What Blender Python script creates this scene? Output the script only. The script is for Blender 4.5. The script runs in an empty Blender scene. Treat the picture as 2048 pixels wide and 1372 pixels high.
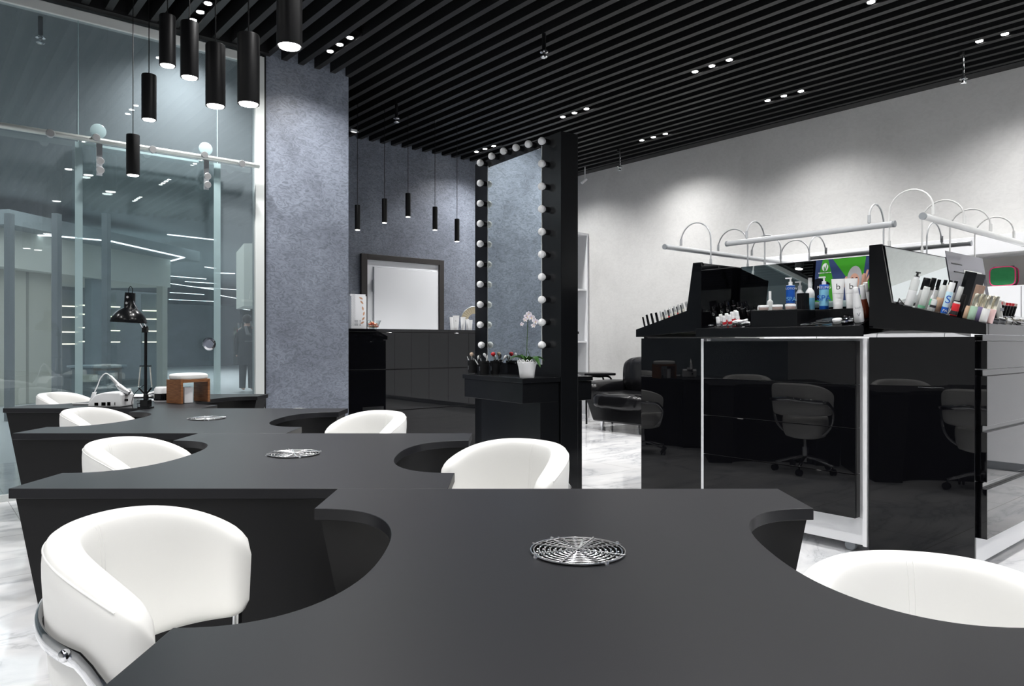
import bpy, math, random
from mathutils import Vector, Matrix
random.seed(7)
PI = math.pi
S40, C40 = math.sin(math.radians(40)), math.cos(math.radians(40))
F = 1447.0; HOR = 684.0; H = 1.15
COL = bpy.context.scene.collection

# ---------- coordinates: X runs along the back wall, Y along the right wall, camera over the origin ----------
def cam(x, d, z=0.0):
    """x metres right of and d metres ahead of the camera -> room"""
    return Vector((C40*x + S40*d, -S40*x + C40*d, z))
def W(px, py, d):
    return cam((px-1024)/F*d, d, H + (HOR-py)/F*d)
def on_z(px, py, z):
    return W(px, py, (H-z)*F/(py-HOR))
def on_x(px, py, X):
    a = (px-1024)/F
    return W(px, py, X/(C40*a + S40))
def on_y(px, py, Y):
    a = (px-1024)/F
    return W(px, py, Y/(C40 - S40*a))

# ---------- materials ----------
MATS = {}
def mat(name, col, rough=.5, metal=0, spec=.5, coat=0, emit=None, es=0, trans=0, ior=1.45, sub=0, bump=None, alpha=1):
    if name in MATS: return MATS[name]
    m = bpy.data.materials.new(name); m.use_nodes = True
    b = m.node_tree.nodes['Principled BSDF']
    b.inputs['Base Color'].default_value = (*col, 1)
    b.inputs['Roughness'].default_value = rough
    b.inputs['Metallic'].default_value = metal
    b.inputs['Specular IOR Level'].default_value = spec
    b.inputs['Coat Weight'].default_value = coat
    b.inputs['Coat Roughness'].default_value = .03
    b.inputs['IOR'].default_value = ior
    b.inputs['Transmission Weight'].default_value = trans
    b.inputs['Alpha'].default_value = alpha
    if sub:
        b.inputs['Subsurface Weight'].default_value = sub
    if emit:
        b.inputs['Emission Color'].default_value = (*emit, 1)
        b.inputs['Emission Strength'].default_value = es
    if bump:
        nt = m.node_tree; N = nt.nodes; L = nt.links
        tc = N.new('ShaderNodeTexCoord'); no = N.new('ShaderNodeTexNoise'); bp = N.new('ShaderNodeBump')
        no.inputs['Scale'].default_value = bump[0]; no.inputs['Detail'].default_value = 5
        bp.inputs['Strength'].default_value = bump[1]; bp.inputs['Distance'].default_value = bump[2]
        L.new(tc.outputs['Object'], no.inputs['Vector']); L.new(no.outputs['Fac'], bp.inputs['Height'])
        L.new(bp.outputs['Normal'], b.inputs['Normal'])
    MATS[name] = m
    return m

def plaster(name, c1, c2, rough, sc=2.2, fine=16, amt=.35, bump=.12):
    m = mat(name, c1, rough)
    nt = m.node_tree; N = nt.nodes; L = nt.links; b = N['Principled BSDF']
    tc = N.new('ShaderNodeTexCoord')
    n1 = N.new('ShaderNodeTexNoise'); n1.inputs['Scale'].default_value = sc; n1.inputs['Detail'].default_value = 7; n1.inputs['Distortion'].default_value = 1.2
    n1.inputs['Roughness'].default_value = .62
    n2 = N.new('ShaderNodeTexNoise'); n2.inputs['Scale'].default_value = fine; n2.inputs['Detail'].default_value = 5; n2.inputs['Distortion'].default_value = 2.5
    mp = N.new('ShaderNodeMapping'); mp.inputs['Scale'].default_value = (1, 1, 1.7)
    L.new(tc.outputs['Object'], mp.inputs['Vector'])
    L.new(tc.outputs['Object'], n1.inputs['Vector']); L.new(mp.outputs['Vector'], n2.inputs['Vector'])
    r1 = N.new('ShaderNodeValToRGB'); r1.color_ramp.elements[0].position = .36; r1.color_ramp.elements[1].position = .64
    r1.color_ramp.elements[0].color = (*c1, 1); r1.color_ramp.elements[1].color = (*c2, 1)
    L.new(n1.outputs['Fac'], r1.inputs['Fac'])
    r2 = N.new('ShaderNodeValToRGB'); r2.color_ramp.elements[0].position = .33; r2.color_ramp.elements[1].position = .6
    r2.color_ramp.elements[0].color = (1-amt, 1-amt, 1-amt, 1); r2.color_ramp.elements[1].color = (1, 1, 1, 1)
    L.new(n2.outputs['Fac'], r2.inputs['Fac'])
    mx = N.new('ShaderNodeMix'); mx.data_type = 'RGBA'; mx.blend_type = 'MULTIPLY'; mx.inputs['Factor'].default_value = 1
    L.new(r1.outputs['Color'], mx.inputs['A']); L.new(r2.outputs['Color'], mx.inputs['B'])
    L.new(mx.outputs['Result'], b.inputs['Base Color'])
    bp = N.new('ShaderNodeBump'); bp.inputs['Strength'].default_value = bump; bp.inputs['Distance'].default_value = .01
    L.new(n2.outputs['Fac'], bp.inputs['Height']); L.new(bp.outputs['Normal'], b.inputs['Normal'])
    return m

def marble():
    m = mat('white_marble', (.8, .8, .8), .06, spec=.5)
    nt = m.node_tree; N = nt.nodes; L = nt.links; b = N['Principled BSDF']
    tc = N.new('ShaderNodeTexCoord')
    mp = N.new('ShaderNodeMapping'); mp.inputs['Rotation'].default_value = (0, 0, .5); mp.inputs['Scale'].default_value = (.8, 1.9, 1)
    L.new(tc.outputs['Object'], mp.inputs['Vector'])
    n = N.new('ShaderNodeTexNoise'); n.inputs['Scale'].default_value = .9; n.inputs['Detail'].default_value = 7; n.inputs['Distortion'].default_value = .9
    n.inputs['Roughness'].default_value = .6
    L.new(mp.outputs['Vector'], n.inputs['Vector'])
    a = N.new('ShaderNodeMath'); a.operation = 'SUBTRACT'; a.inputs[1].default_value = .5
    ab = N.new('ShaderNodeMath'); ab.operation = 'ABSOLUTE'
    L.new(n.outputs['Fac'], a.inputs[0]); L.new(a.outputs[0], ab.inputs[0])
    r = N.new('ShaderNodeValToRGB')
    e = r.color_ramp.elements; e[0].position = 0; e[0].color = (.58, .59, .61, 1); e[1].position = .008; e[1].color = (.72, .73, .75, 1)
    x = e.new(.03); x.color = (.80, .805, .82, 1); x = e.new(.07); x.color = (.86, .862, .87, 1)
    L.new(ab.outputs[0], r.inputs['Fac'])
    n2 = N.new('ShaderNodeTexNoise'); n2.inputs['Scale'].default_value = 1.3; n2.inputs['Detail'].default_value = 4; n2.inputs['Distortion'].default_value = 1.5
    L.new(mp.outputs['Vector'], n2.inputs['Vector'])
    r2 = N.new('ShaderNodeValToRGB'); r2.color_ramp.elements[0].position = .34; r2.color_ramp.elements[0].color = (.84, .85, .865, 1)
    r2.color_ramp.elements[1].position = .55; r2.color_ramp.elements[1].color = (1, 1, 1, 1)
    L.new(n2.outputs['Fac'], r2.inputs['Fac'])
    mx = N.new('ShaderNodeMix'); mx.data_type = 'RGBA'; mx.blend_type = 'MULTIPLY'; mx.inputs['Factor'].default_value = 1
    L.new(r.outputs['Color'], mx.inputs['A']); L.new(r2.outputs['Color'], mx.inputs['B'])
    br = N.new('ShaderNodeTexBrick'); br.offset = 0
    br.inputs['Scale'].default_value = 1; br.inputs['Brick Width'].default_value = .9; br.inputs['Row Height'].default_value = .9
    br.inputs['Mortar Size'].default_value = .0025; br.inputs['Mortar Smooth'].default_value = .1
    mb = N.new('ShaderNodeMapping'); mb.inputs['Location'].default_value = (.33, .2, 0)
    L.new(tc.outputs['Object'], mb.inputs['Vector']); L.new(mb.outputs['Vector'], br.inputs['Vector'])
    m2 = N.new('ShaderNodeMix'); m2.data_type = 'RGBA'; m2.inputs['B'].default_value = (.42, .42, .42, 1)
    L.new(br.outputs['Fac'], m2.inputs['Factor']); L.new(mx.outputs['Result'], m2.inputs['A'])
    L.new(m2.outputs['Result'], b.inputs['Base Color'])
    return m

def wood(name):
    m = mat(name, (.3, .13, .05), .4)
    nt = m.node_tree; N = nt.nodes; L = nt.links; b = N['Principled BSDF']
    tc = N.new('ShaderNodeTexCoord'); mp = N.new('ShaderNodeMapping'); mp.inputs['Scale'].default_value = (9, 9, 70)
    n = N.new('ShaderNodeTexNoise'); n.inputs['Scale'].default_value = 2; n.inputs['Detail'].default_value = 6
    r = N.new('ShaderNodeValToRGB'); r.color_ramp.elements[0].position = .3; r.color_ramp.elements[0].color = (.17, .062, .022, 1)
    r.color_ramp.elements[1].position = .7; r.color_ramp.elements[1].color = (.36, .16, .065, 1)
    L.new(tc.outputs['Object'], mp.inputs['Vector']); L.new(mp.outputs['Vector'], n.inputs['Vector'])
    L.new(n.outputs['Fac'], r.inputs['Fac']); L.new(r.outputs['Color'], b.inputs['Base Color'])
    return m

def thin_glass(name, tint, refl=1.0, base=0.0, haze=0, hcol=(.5,.58,.6)):
    m = bpy.data.materials.new(name); m.use_nodes = True
    nt = m.node_tree; N = nt.nodes; L = nt.links
    N.remove(N['Principled BSDF']); out = N['Material Output']
    t = N.new('ShaderNodeBsdfTransparent'); t.inputs['Color'].default_value = (*tint, 1)
    g = N.new('ShaderNodeBsdfGlossy'); g.inputs['Roughness'].default_value = .0; g.inputs['Color'].default_value = (.9, .95, .95, 1)
    geo = N.new('ShaderNodeNewGeometry'); dt_ = N.new('ShaderNodeVectorMath'); dt_.operation = 'DOT_PRODUCT'
    L.new(geo.outputs['Normal'], dt_.inputs[0]); L.new(geo.outputs['Incoming'], dt_.inputs[1])
    a1 = N.new('ShaderNodeMath'); a1.operation = 'ABSOLUTE'; L.new(dt_.outputs['Value'], a1.inputs[0])
    a2 = N.new('ShaderNodeMath'); a2.operation = 'SUBTRACT'; a2.inputs[0].default_value = 1; a2.use_clamp = True; L.new(a1.outputs[0], a2.inputs[1])
    a3 = N.new('ShaderNodeMath'); a3.operation = 'POWER'; a3.inputs[1].default_value = 5; L.new(a2.outputs[0], a3.inputs[0])
    fr = N.new('ShaderNodeMath'); fr.operation = 'MULTIPLY_ADD'; fr.inputs[1].default_value = .96; fr.inputs[2].default_value = .04; L.new(a3.outputs[0], fr.inputs[0])
    mu = N.new('ShaderNodeMath'); mu.operation = 'MULTIPLY_ADD'; mu.inputs[1].default_value = refl; mu.inputs[2].default_value = base; mu.use_clamp = True
    mx = N.new('ShaderNodeMixShader')
    L.new(fr.outputs[0], mu.inputs[0]); L.new(mu.outputs[0], mx.inputs[0])
    
    if haze:
        df = N.new('ShaderNodeBsdfDiffuse'); df.inputs['Color'].default_value = (*hcol, 1); mh = N.new('ShaderNodeMixShader'); mh.inputs[0].default_value = haze
        L.new(t.outputs[0], mh.inputs[1]); L.new(df.outputs[0], mh.inputs[2]); t = mh
    L.new(t.outputs[0], mx.inputs[1]); L.new(g.outputs[0], mx.inputs[2]); L.new(mx.outputs[0], out.inputs[0])
    MATS[name] = m
    return m

def emis(name, col, s):
    if name in MATS: return MATS[name]
    m = bpy.data.materials.new(name); m.use_nodes = True
    nt = m.node_tree; N = nt.nodes; N.remove(N['Principled BSDF'])
    e = N.new('ShaderNodeEmission'); e.inputs[0].default_value = (*col, 1); e.inputs[1].default_value = s
    nt.links.new(e.outputs[0], N['Material Output'].inputs[0])
    MATS[name] = m
    return m

# ---------- mesh builder ----------
class MB:
    def __init__(s): s.v = []; s.f = []; s.T = None
    def add(s, vs, fs):
        n = len(s.v)
        for p in vs:
            p = Vector(p)
            s.v.append(tuple(s.T @ p) if s.T is not None else tuple(p))
        s.f += [tuple(i+n for i in q) for q in fs]
        return s
    def box(s, x0, x1, y0, y1, z0, z1):
        vs = [(x0,y0,z0),(x1,y0,z0),(x1,y1,z0),(x0,y1,z0),(x0,y0,z1),(x1,y0,z1),(x1,y1,z1),(x0,y1,z1)]
        return s.add(vs, [(0,3,2,1),(4,5,6,7),(0,1,5,4),(1,2,6,5),(2,3,7,6),(3,0,4,7)])
    def prism(s, poly, a0, a1, axis='z', poly2=None):
        """poly in the two other axes (x,y for z; y,z for x; x,z for y)"""
        def P(q, a):
            if axis == 'z': return (q[0], q[1], a)
            if axis == 'x': return (a, q[0], q[1])
            return (q[0], a, q[1])
        n = len(poly); p2 = poly2 or poly
        vs = [P(q, a0) for q in poly] + [P(q, a1) for q in p2]
        area = sum(poly[i][0]*poly[(i+1) % n][1] - poly[(i+1) % n][0]*poly[i][1] for i in range(n))
        flip = (area < 0) ^ (a1 < a0) ^ (axis == 'y')
        fs = [tuple(range(n))[::-1], tuple(range(n, 2*n))] + [(i, (i+1) % n, n+(i+1) % n, n+i) for i in range(n)]
        if flip: fs = [q[::-1] for q in fs]
        return s.add(vs, fs)
    def lathe(s, prof, seg=24, c=(0,0,0), sx=1, sy=1, cap=True):
        vs = []; fs = []; rows = []
        for r, z in prof:
            if r < 1e-6:
                rows.append([len(vs)]); vs.append((c[0], c[1], c[2]+z))
            else:
                rows.append(list(range(len(vs), len(vs)+seg)))
                vs += [(c[0]+r*sx*math.cos(2*PI*k/seg), c[1]+r*sy*math.sin(2*PI*k/seg), c[2]+z) for k in range(seg)]
        for a, b in zip(rows, rows[1:]):
            for k in range(seg):
                k2 = (k+1) % seg
                if len(a) == 1 and len(b) == 1: continue
                if len(a) == 1: fs.append((a[0], b[k2], b[k]))
                elif len(b) == 1: fs.append((a[k], a[k2], b[0]))
                else: fs.append((a[k], a[k2], b[k2], b[k]))
        if cap and len(rows[0]) > 1: fs.append(tuple(rows[0][::-1]))
        if cap and len(rows[-1]) > 1: fs.append(tuple(rows[-1]))
        # orientation: profile given bottom to top
        return s.add(vs, fs)
    def tube(s, path, r, seg=8, closed=False, rz=None, radii=None, up=None):
        pts = [Vector(p) for p in path]; n = len(pts); vs = []; fs = []
        prev = None
        for i, p in enumerate(pts):
            if closed: t = pts[(i+1) % n]-pts[i-1]
            else: t = pts[min(i+1, n-1)]-pts[max(i-1, 0)]
            t.normalize()
            if up is not None: u = Vector(up) - t*t.dot(Vector(up))
            elif prev is None:
                u = Vector((0,0,1)) if abs(t.z) < .9 else Vector((1,0,0)); u = u - t*t.dot(u)
            else: u = prev - t*t.dot(prev)
            u.normalize(); prev = u; w = t.cross(u)
            rr = radii[i] if radii else r
            r2 = rz if rz is not None else rr
            vs += [p + u*math.sin(2*PI*k/seg)*r2 + w*math.cos(2*PI*k/seg)*rr for k in range(seg)]
        m = n if closed else n-1
        for i in range(m):
            a = i*seg; b = ((i+1) % n)*seg
            fs += [(a+k, b+k, b+(k+1) % seg, a+(k+1) % seg) for k in range(seg)]
        if not closed:
            fs.append(tuple(range(seg))); fs.append(tuple(range((n-1)*seg, n*seg))[::-1])
        return s.add(vs, [q[::-1] for q in fs])
    def grid(s, fn, nu, nv, cu=False, cv=False):
        vs = [fn(i/(nu if cu else nu-1), j/(nv if cv else nv-1)) for i in range(nu) for j in range(nv)]
        fs = []
        for i in range(nu if cu else nu-1):
            for j in range(nv if cv else nv-1):
                i2 = (i+1) % nu; j2 = (j+1) % nv
                fs.append((i*nv+j, i2*nv+j, i2*nv+j2, i*nv+j2))
        return s.add(vs, fs)
    def sphere(s, c, r, seg=16, rings=10, sc=(1,1,1)):
        prof = [(math.sin(PI*i/rings)*r, -math.cos(PI*i/rings)*r*sc[2]) for i in range(rings+1)]
        prof[0] = (0, -r*sc[2]); prof[-1] = (0, r*sc[2])
        return s.lathe(prof, seg, c, sc[0], sc[1])

def obj(name, mb, m, parent=None, smooth=None, bevel=0, seg=2, sub=0, fix=False):
    me = bpy.data.meshes.new(name); me.from_pydata(mb.v, [], mb.f); me.update()
    if fix:
        import bmesh
        b = bmesh.new(); b.from_mesh(me); bmesh.ops.recalc_face_normals(b, faces=b.faces); b.to_mesh(me); b.free()
    if isinstance(m, str): m = MATS[m]
    me.materials.append(m)
    o = bpy.data.objects.new(name, me); COL.objects.link(o)
    if parent: o.parent = parent
    if smooth:
        me.shade_smooth()
        if smooth < 179: me.set_sharp_from_angle(angle=math.radians(smooth))
    if bevel:
        b = o.modifiers.new('bevel', 'BEVEL'); b.width = bevel; b.segments = seg; b.limit_method = 'ANGLE'; b.angle_limit = math.radians(50)
        b.harden_normals = False
    if sub:
        b = o.modifiers.new('subdivision', 'SUBSURF'); b.levels = sub; b.render_levels = sub
    return o
def tag(o, label, cat, group=None):
    o['label'] = label; o['category'] = cat
    if group: o['group'] = group
    return o
def struct(name, mb, m, parent=None, **k):
    o = obj(name, mb, m, parent, **k)
    if parent is None: o['kind'] = 'structure'
    return o
def thing(name, label, cat, loc=(0,0,0), rz=0, group=None, mtx=None):
    o = bpy.data.objects.new(name, None); COL.objects.link(o); o.empty_display_size = .1
    if mtx is not None: o.matrix_world = mtx
    else:
        o.location = loc; o.rotation_euler = (0, 0, rz)
    return tag(o, label, cat, group)
def dup(root, label, loc=None, rz=None, group=None, mtx=None):
    r = root.copy(); COL.objects.link(r)
    if mtx is not None: r.matrix_world = mtx
    else:
        if loc is not None: r.location = loc
        if rz is not None: r.rotation_euler = (0, 0, rz)
    r['label'] = label
    if group: r['group'] = group
    def rec(src, dst):
        for ch in list(src.children):
            c = ch.copy(); COL.objects.link(c); c.parent = dst; rec(ch, c)
    rec(root, r)
    return r
def text(name, s, size, m, parent, loc, rot, extrude=.0004, align='CENTER', sx=1):
    cu = bpy.data.curves.new(name, 'FONT'); cu.body = s; cu.size = size; cu.extrude = extrude; cu.align_x = align; cu.align_y = 'CENTER'
    cu.materials.append(MATS[m] if isinstance(m, str) else m)
    tmp = bpy.data.objects.new(name, cu); me = bpy.data.meshes.new_from_object(tmp)
    o = bpy.data.objects.new(name, me); COL.objects.link(o); o.parent = parent
    bpy.data.objects.remove(tmp)
    o.location = loc; o.rotation_euler = rot; o.scale = (sx, 1, 1)
    return o
def bez(p0, p1, p2, p3, n=12):
    out = []
    for i in range(n+1):
        t = i/n; a = Vector(p0)*(1-t)**3; b = Vector(p1)*3*t*(1-t)**2; c = Vector(p2)*3*t*t*(1-t); d = Vector(p3)*t**3
        out.append(a+b+c+d)
    return out
def smoothpath(pts, n=6):
    P = [Vector(p) for p in pts]; out = []
    for i in range(len(P)-1):
        p0 = P[max(i-1, 0)]; p1 = P[i]; p2 = P[i+1]; p3 = P[min(i+2, len(P)-1)]
        for k in range(n):
            t = k/n
            out.append(.5*((2*p1)+(-p0+p2)*t+(2*p0-5*p1+4*p2-p3)*t*t+(-p0+3*p1-3*p2+p3)*t**3))
    out.append(P[-1]); return out

plaster('blue_plaster', (.170, .190, .235), (.245, .275, .335), .42, sc=1.6, fine=14, amt=.38, bump=.2)
plaster('light_plaster', (.62, .62, .61), (.69, .69, .68), .55, sc=.9, fine=9, amt=.06, bump=.06)
marble(); wood('walnut')
mat('matte_black', (.006, .0062, .007), .45, spec=.32, bump=(60, .03, .001))
mat('desk_black', (.0085, .0088, .0115), .42, spec=.38, bump=(45, .04, .001))
mat('gloss_black', (.0025, .0026, .0034), .015, spec=.42)
mat('satin_black', (.0055, .006, .007), .22, spec=.3)
mat('slat_black', (.0085, .0088, .0095), .5, spec=.35)
mat('wire_chrome', (.85, .86, .88), .2, metal=1)
mat('void_black', (.002, .002, .002), .9, spec=.05)
mat('white_leather', (.86, .86, .84), .42, spec=.4, bump=(120, .08, .001))
mat('chrome', (.75, .76, .78), .09, metal=1)
mat('dark_chrome', (.35, .36, .38), .12, metal=1)
mat('aluminium', (.62, .64, .66), .28, metal=1)
mat('frame_white', (.66, .69, .68), .35)
mat('white_gloss', (.85, .86, .88), .12)
mat('white_paint', (.82, .83, .85), .4)
mat('white_plastic', (.82, .83, .84), .28)
mat('grey_plastic', (.30, .32, .34), .35)
mat('opal', (.93, .94, .95), .3, sub=.0)
mat('brass_sock', (.5, .5, .5), .3, metal=1)
mat('black_leather', (.006, .006, .007), .24, spec=.42, bump=(35, .12, .002))
mat('door_white', (.84, .86, .89), .4)
mat('door_frame', (.032, .029, .028), .5)
mat('mirror', (.82, .88, .87), .0, metal=1)
mat('pot_white', (.80, .81, .82), .4)
mat('leaf', (.035, .11, .02), .35)
mat('stem', (.05, .10, .03), .5)
mat('petal', (.85, .83, .86), .5)
mat('petal_purple', (.32, .10, .42), .5)
mat('yellow', (.75, .45, .06), .5)
mat('red', (.62, .02, .03), .4)
mat('blue', (.01, .10, .48), .35)
mat('light_blue', (.22, .52, .72), .35)
mat('green', (.06, .38, .06), .4)
mat('navy', (.03, .05, .13), .4)
mat('skin', (.62, .34, .25), .5)
mat('dark_ink', (.02, .02, .022), .5)
mat('grey_ink', (.25, .26, .28), .5)
mat('silver', (.55, .56, .57), .3, metal=.8)
mat('gold_cap', (.78, .74, .60), .18, metal=.9)
mat('brown_amber', (.12, .025, .01), .12)
mat('cream_pink', (.78, .60, .55), .35)
mat('nude', (.58, .40, .28), .2)
mat('glitter_green', (.38, .55, .42), .3, bump=(300, .5, .002))
mat('glitter_violet', (.32, .27, .50), .3, bump=(300, .5, .002))
mat('glitter_pink', (.75, .52, .50), .3, bump=(300, .5, .002))
mat('glitter_white', (.75, .75, .74), .3, bump=(300, .5, .002))
mat('bristle', (.62, .48, .36), .8)
mat('clear_plastic', (.78, .80, .79), .12, alpha=.72)
mat('mint', (.20, .55, .33), .4)
mat('beige_cap', (.66, .64, .58), .3, metal=.3)
mat('kraft', (.36, .24, .18), .5)
mat('candy_red', (.75, .16, .08), .35)
mat('candy_peach', (.85, .48, .32), .35)
mat('pinkbag', (.50, .02, .12), .45)
mat('holo_green', (.04, .24, .09), .2, metal=.4, bump=(14, .9, .02))
mat('skirt_brown', (.12, .09, .06), .5)
mat('dark_cloth', (.03, .035, .04), .8)
mat('hair_dark', (.03, .02, .015), .6)
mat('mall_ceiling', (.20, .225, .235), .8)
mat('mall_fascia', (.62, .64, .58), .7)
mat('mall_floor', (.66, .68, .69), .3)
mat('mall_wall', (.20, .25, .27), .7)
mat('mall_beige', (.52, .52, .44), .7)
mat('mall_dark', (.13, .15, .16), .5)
emis('lamp_white', (1, .98, .96), 22)
emis('pendant_white', (1, .98, .95), 12)
emis('led_strip', (.85, .95, 1), 5)
emis('shelf_led', (1, .92, .65), 3.5)
emis('ring_glow', (1, 1, 1), 1.0)
thin_glass('wall_glass', (.82, .865, .875), 1.3, .02, .14, (.48,.55,.60))
thin_glass('clear_glass', (.93, .96, .96), 1.2, .01)
thin_glass('smoke_glass', (.10, .10, .10), 1.3, .02)
# ================= ROOM =================
XR, YB, YG = 7.96, 8.2, 6.35          # right wall, back wall, glass wall
ZS, ZP = 3.70, 3.98                    # slat undersides, plenum
XL, YF = -3.6, -3.4
struct('floor', MB().box(XL, XR+.15, YF, YB+.15, -.05, 0), 'white_marble')
struct('wall_right', MB().box(XR, XR+.15, YF, YB+.15, 0, 4.05), 'light_plaster')
struct('wall_back', MB().box(3.2, XR, YB, YB+.15, 0, 4.05), 'blue_plaster')
struct('wall_left', MB().box(XL-.15, XL, YF, YG, 0, 4.05), 'light_plaster')
struct('wall_front', MB().box(XL-.15, XR+.15, YF-.15, YF, 0, 4.05), 'blue_plaster')
c0 = on_y(531, 600, YG).x; c1 = on_y(697, 600, YG).x
struct('wall_column', MB().box(c0, c1, YG, YG+.22, 0, 4.0).box(3.20, c1, YG+.22, YB, 0, 4.0), 'blue_plaster')
# ceiling: black plenum plate with open black slats running along Y
cl = struct('ceiling', MB().box(XL, XR, YF, YG+.02, ZP, ZP+.07).box(c1, XR, YG+.02, YB, ZP, ZP+.07).box(3.2, c1, YG+.02, YB, ZP, ZP+.07), 'void_black')
sl = MB(); pitch = .159; X0 = 4.379
k0 = math.ceil((XL+.1-X0)/pitch); k1 = math.floor((XR-.2-X0)/pitch)
for k in range(k0, k1+1):
    x = X0 + k*pitch
    y1 = YB-.002 if x > c1+.03 else YG-.06 if x < c0 else YG-.002
    sl.box(x-.026, x+.026, YF, y1, ZS, ZS+.12)
sl.box(XR-.16, XR-.002, YF, YB-.002, ZS+.01, ZS+.12)
sl.box(XL, c0-.01, YG-.1, YG-.03, ZS-.01, ZP)
o = obj('slats', sl, 'slat_black', cl); o['kind'] = 'stuff'

# glass wall: white frame, fixed panes, sliding door glass
fr = struct('wall_glazed', MB().box(XL, c0-.045, YG-.02, YG+.05, 3.60, 3.675).box(c0-.10, c0-.02, YG-.03, YG+.05, 0, 3.675)
            .box(XL, c0-.1, YG-.01, YG+.04, 0, .05), 'frame_white', bevel=.004)
obj('frame_shadow_gap', MB().box(c0-.02, c0-.0005, YG-.012, YG+.04, 0, 3.70), 'matte_black', fr)
s1 = on_y(157, 300, YG).x; s2 = on_y(435, 300, YG).x
zt1 = on_y(157, 290, YG).z; 
for a, b in ((XL, s1-.004), (s1, s2-.004), (s2, c0-.1)):
    obj('pane', MB().box(a, b, YG, YG+.002, .05, 3.62), 'wall_glass', fr)
for x in (s1-.004, s2-.004):
    obj('pane_edge', MB().box(x, x+.004, YG-.004, YG+.006, .05, 3.62), mat('glass_edge', (.45,.62,.62), .2), fr)
# sliding door pane in front of the fixed panes
dl = on_y(150, 400, YG-.06).x; dr = on_y(441, 400, YG-.06).x
ds = thing('sliding_door', 'frameless sliding glass door hanging in front of the glass wall', 'door', ((dl+dr)/2, YG-.06, .01))
ds['kind'] = 'structure'
w2 = (dr-dl)/2; zd = zt1
obj('door_pane', MB().box(-w2, w2, 0, .002, 0, zd), 'clear_glass', ds)
obj('door_edge', MB().box(-w2-.0, -w2+.05, -.0015, .0035, 0, zd).box(w2-.055, w2, -.0015, .0035, 0, zd).box(-w2+.05, w2-.055, -.0015, .0035, zd-.018, zd),
    mat('glass_strip', (.42,.56,.58), .25, alpha=.6), ds)
ring = on_y(419, 688, YG-.075)
lk = MB().lathe([(.052,0),(.056,.006),(.052,.014),(.036,.016),(.034,.006),(0,.006)], 28)
o = obj('finger_pull', lk, 'chrome', ds, smooth=40)
o.location = (ring.x-(dl+dr)/2, -.002, ring.z-.01); o.rotation_euler = (PI/2, 0, 0)
# rail with clamps and rollers
rz0 = on_y(250, 291, YG-.09).z
rl = thing('door_rail', 'brushed steel rail across the glass wall that carries the sliding door', 'rail', (0, YG-.11, rz0))
obj('bar', MB().tube([(XL+.1,0,0),(c0-.1,0,0)], .022, 12), mat('rail_steel', (.60,.64,.62), .3, metal=.7), rl, smooth=40)
def disc(r, t=.02): return MB().lathe([(0,0),(r*.8,0),(r,t*.3),(r,t*.8),(r*.85,t),(0,t)], 24)
for px in (99, 303, 481):
    x = on_y(px, 280, YG-.11).x
    o = obj('rail_clamp', disc(.030, .03), 'silver', rl, smooth=40); o.location = (x, -.02, -.012); o.rotation_euler = (PI/2, 0, 0)
for px in (191, 407):
    x = on_y(px, 280, YG-.11).x
    o = obj('roller', disc(.055, .02), 'glass_strip', rl, smooth=40); o.location = (x+.02, .022, .075); o.rotation_euler = (PI/2, 0, 0)
    o = obj('roller_bolt', disc(.028, .03), 'silver', rl, smooth=40); o.location = (x, -.01, .015); o.rotation_euler = (PI/2, 0, 0)
    h = obj('hanger', MB().box(x+.01, x+.05, .02, .03, -.26, 0), 'grey_plastic', rl)
    for dz in (-.155, -.225):
        o = obj('hanger_bolt', disc(.028, .02), 'silver', h, smooth=40); o.location = (x+.03, .0, dz); o.rotation_euler = (PI/2, 0, 0)

# door in the back wall
dx0 = on_y(732, 560, YB).x; dx1 = on_y(876, 560, YB).x; fx0 = on_y(720, 560, YB).x; fx1 = on_y(885, 560, YB).x
ft = on_y(720, 507, YB).z; dt = on_y(732, 519, YB).z
d1 = thing('door_1', 'flush white door in a dark brown frame in the blue plaster wall', 'door', (dx0, YB, 0)); d1['kind'] = 'structure'
L_ = dx1-dx0
obj('door_frame', MB().box(fx0-dx0, 0, -.04, 0, 0, ft).box(L_, fx1-dx0, -.04, 0, 0, ft).box(0, L_, -.04, 0, dt, ft), 'door_frame', d1, bevel=.003)
obj('jamb', MB().box(0, L_, -.012, 0, 0, dt), 'door_white', d1)
obj('leaf', MB().box(.10, L_-.02, -.030, -.012, .02, dt-.09), 'door_white', d1, bevel=.003)
obj('seam', MB().box(.088, .096, -.0135, -.0125, .02, dt-.085).box(.088, L_-.1, -.0135, -.0125, dt-.088, dt-.085), 'grey_ink', d1)
zh = on_y(739, 571, YB).z
obj('hinge', MB().tube([(.085,-.035,zh-.07),(.085,-.035,zh+.07)], .014, 10), 'grey_plastic', d1, smooth=40)

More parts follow.
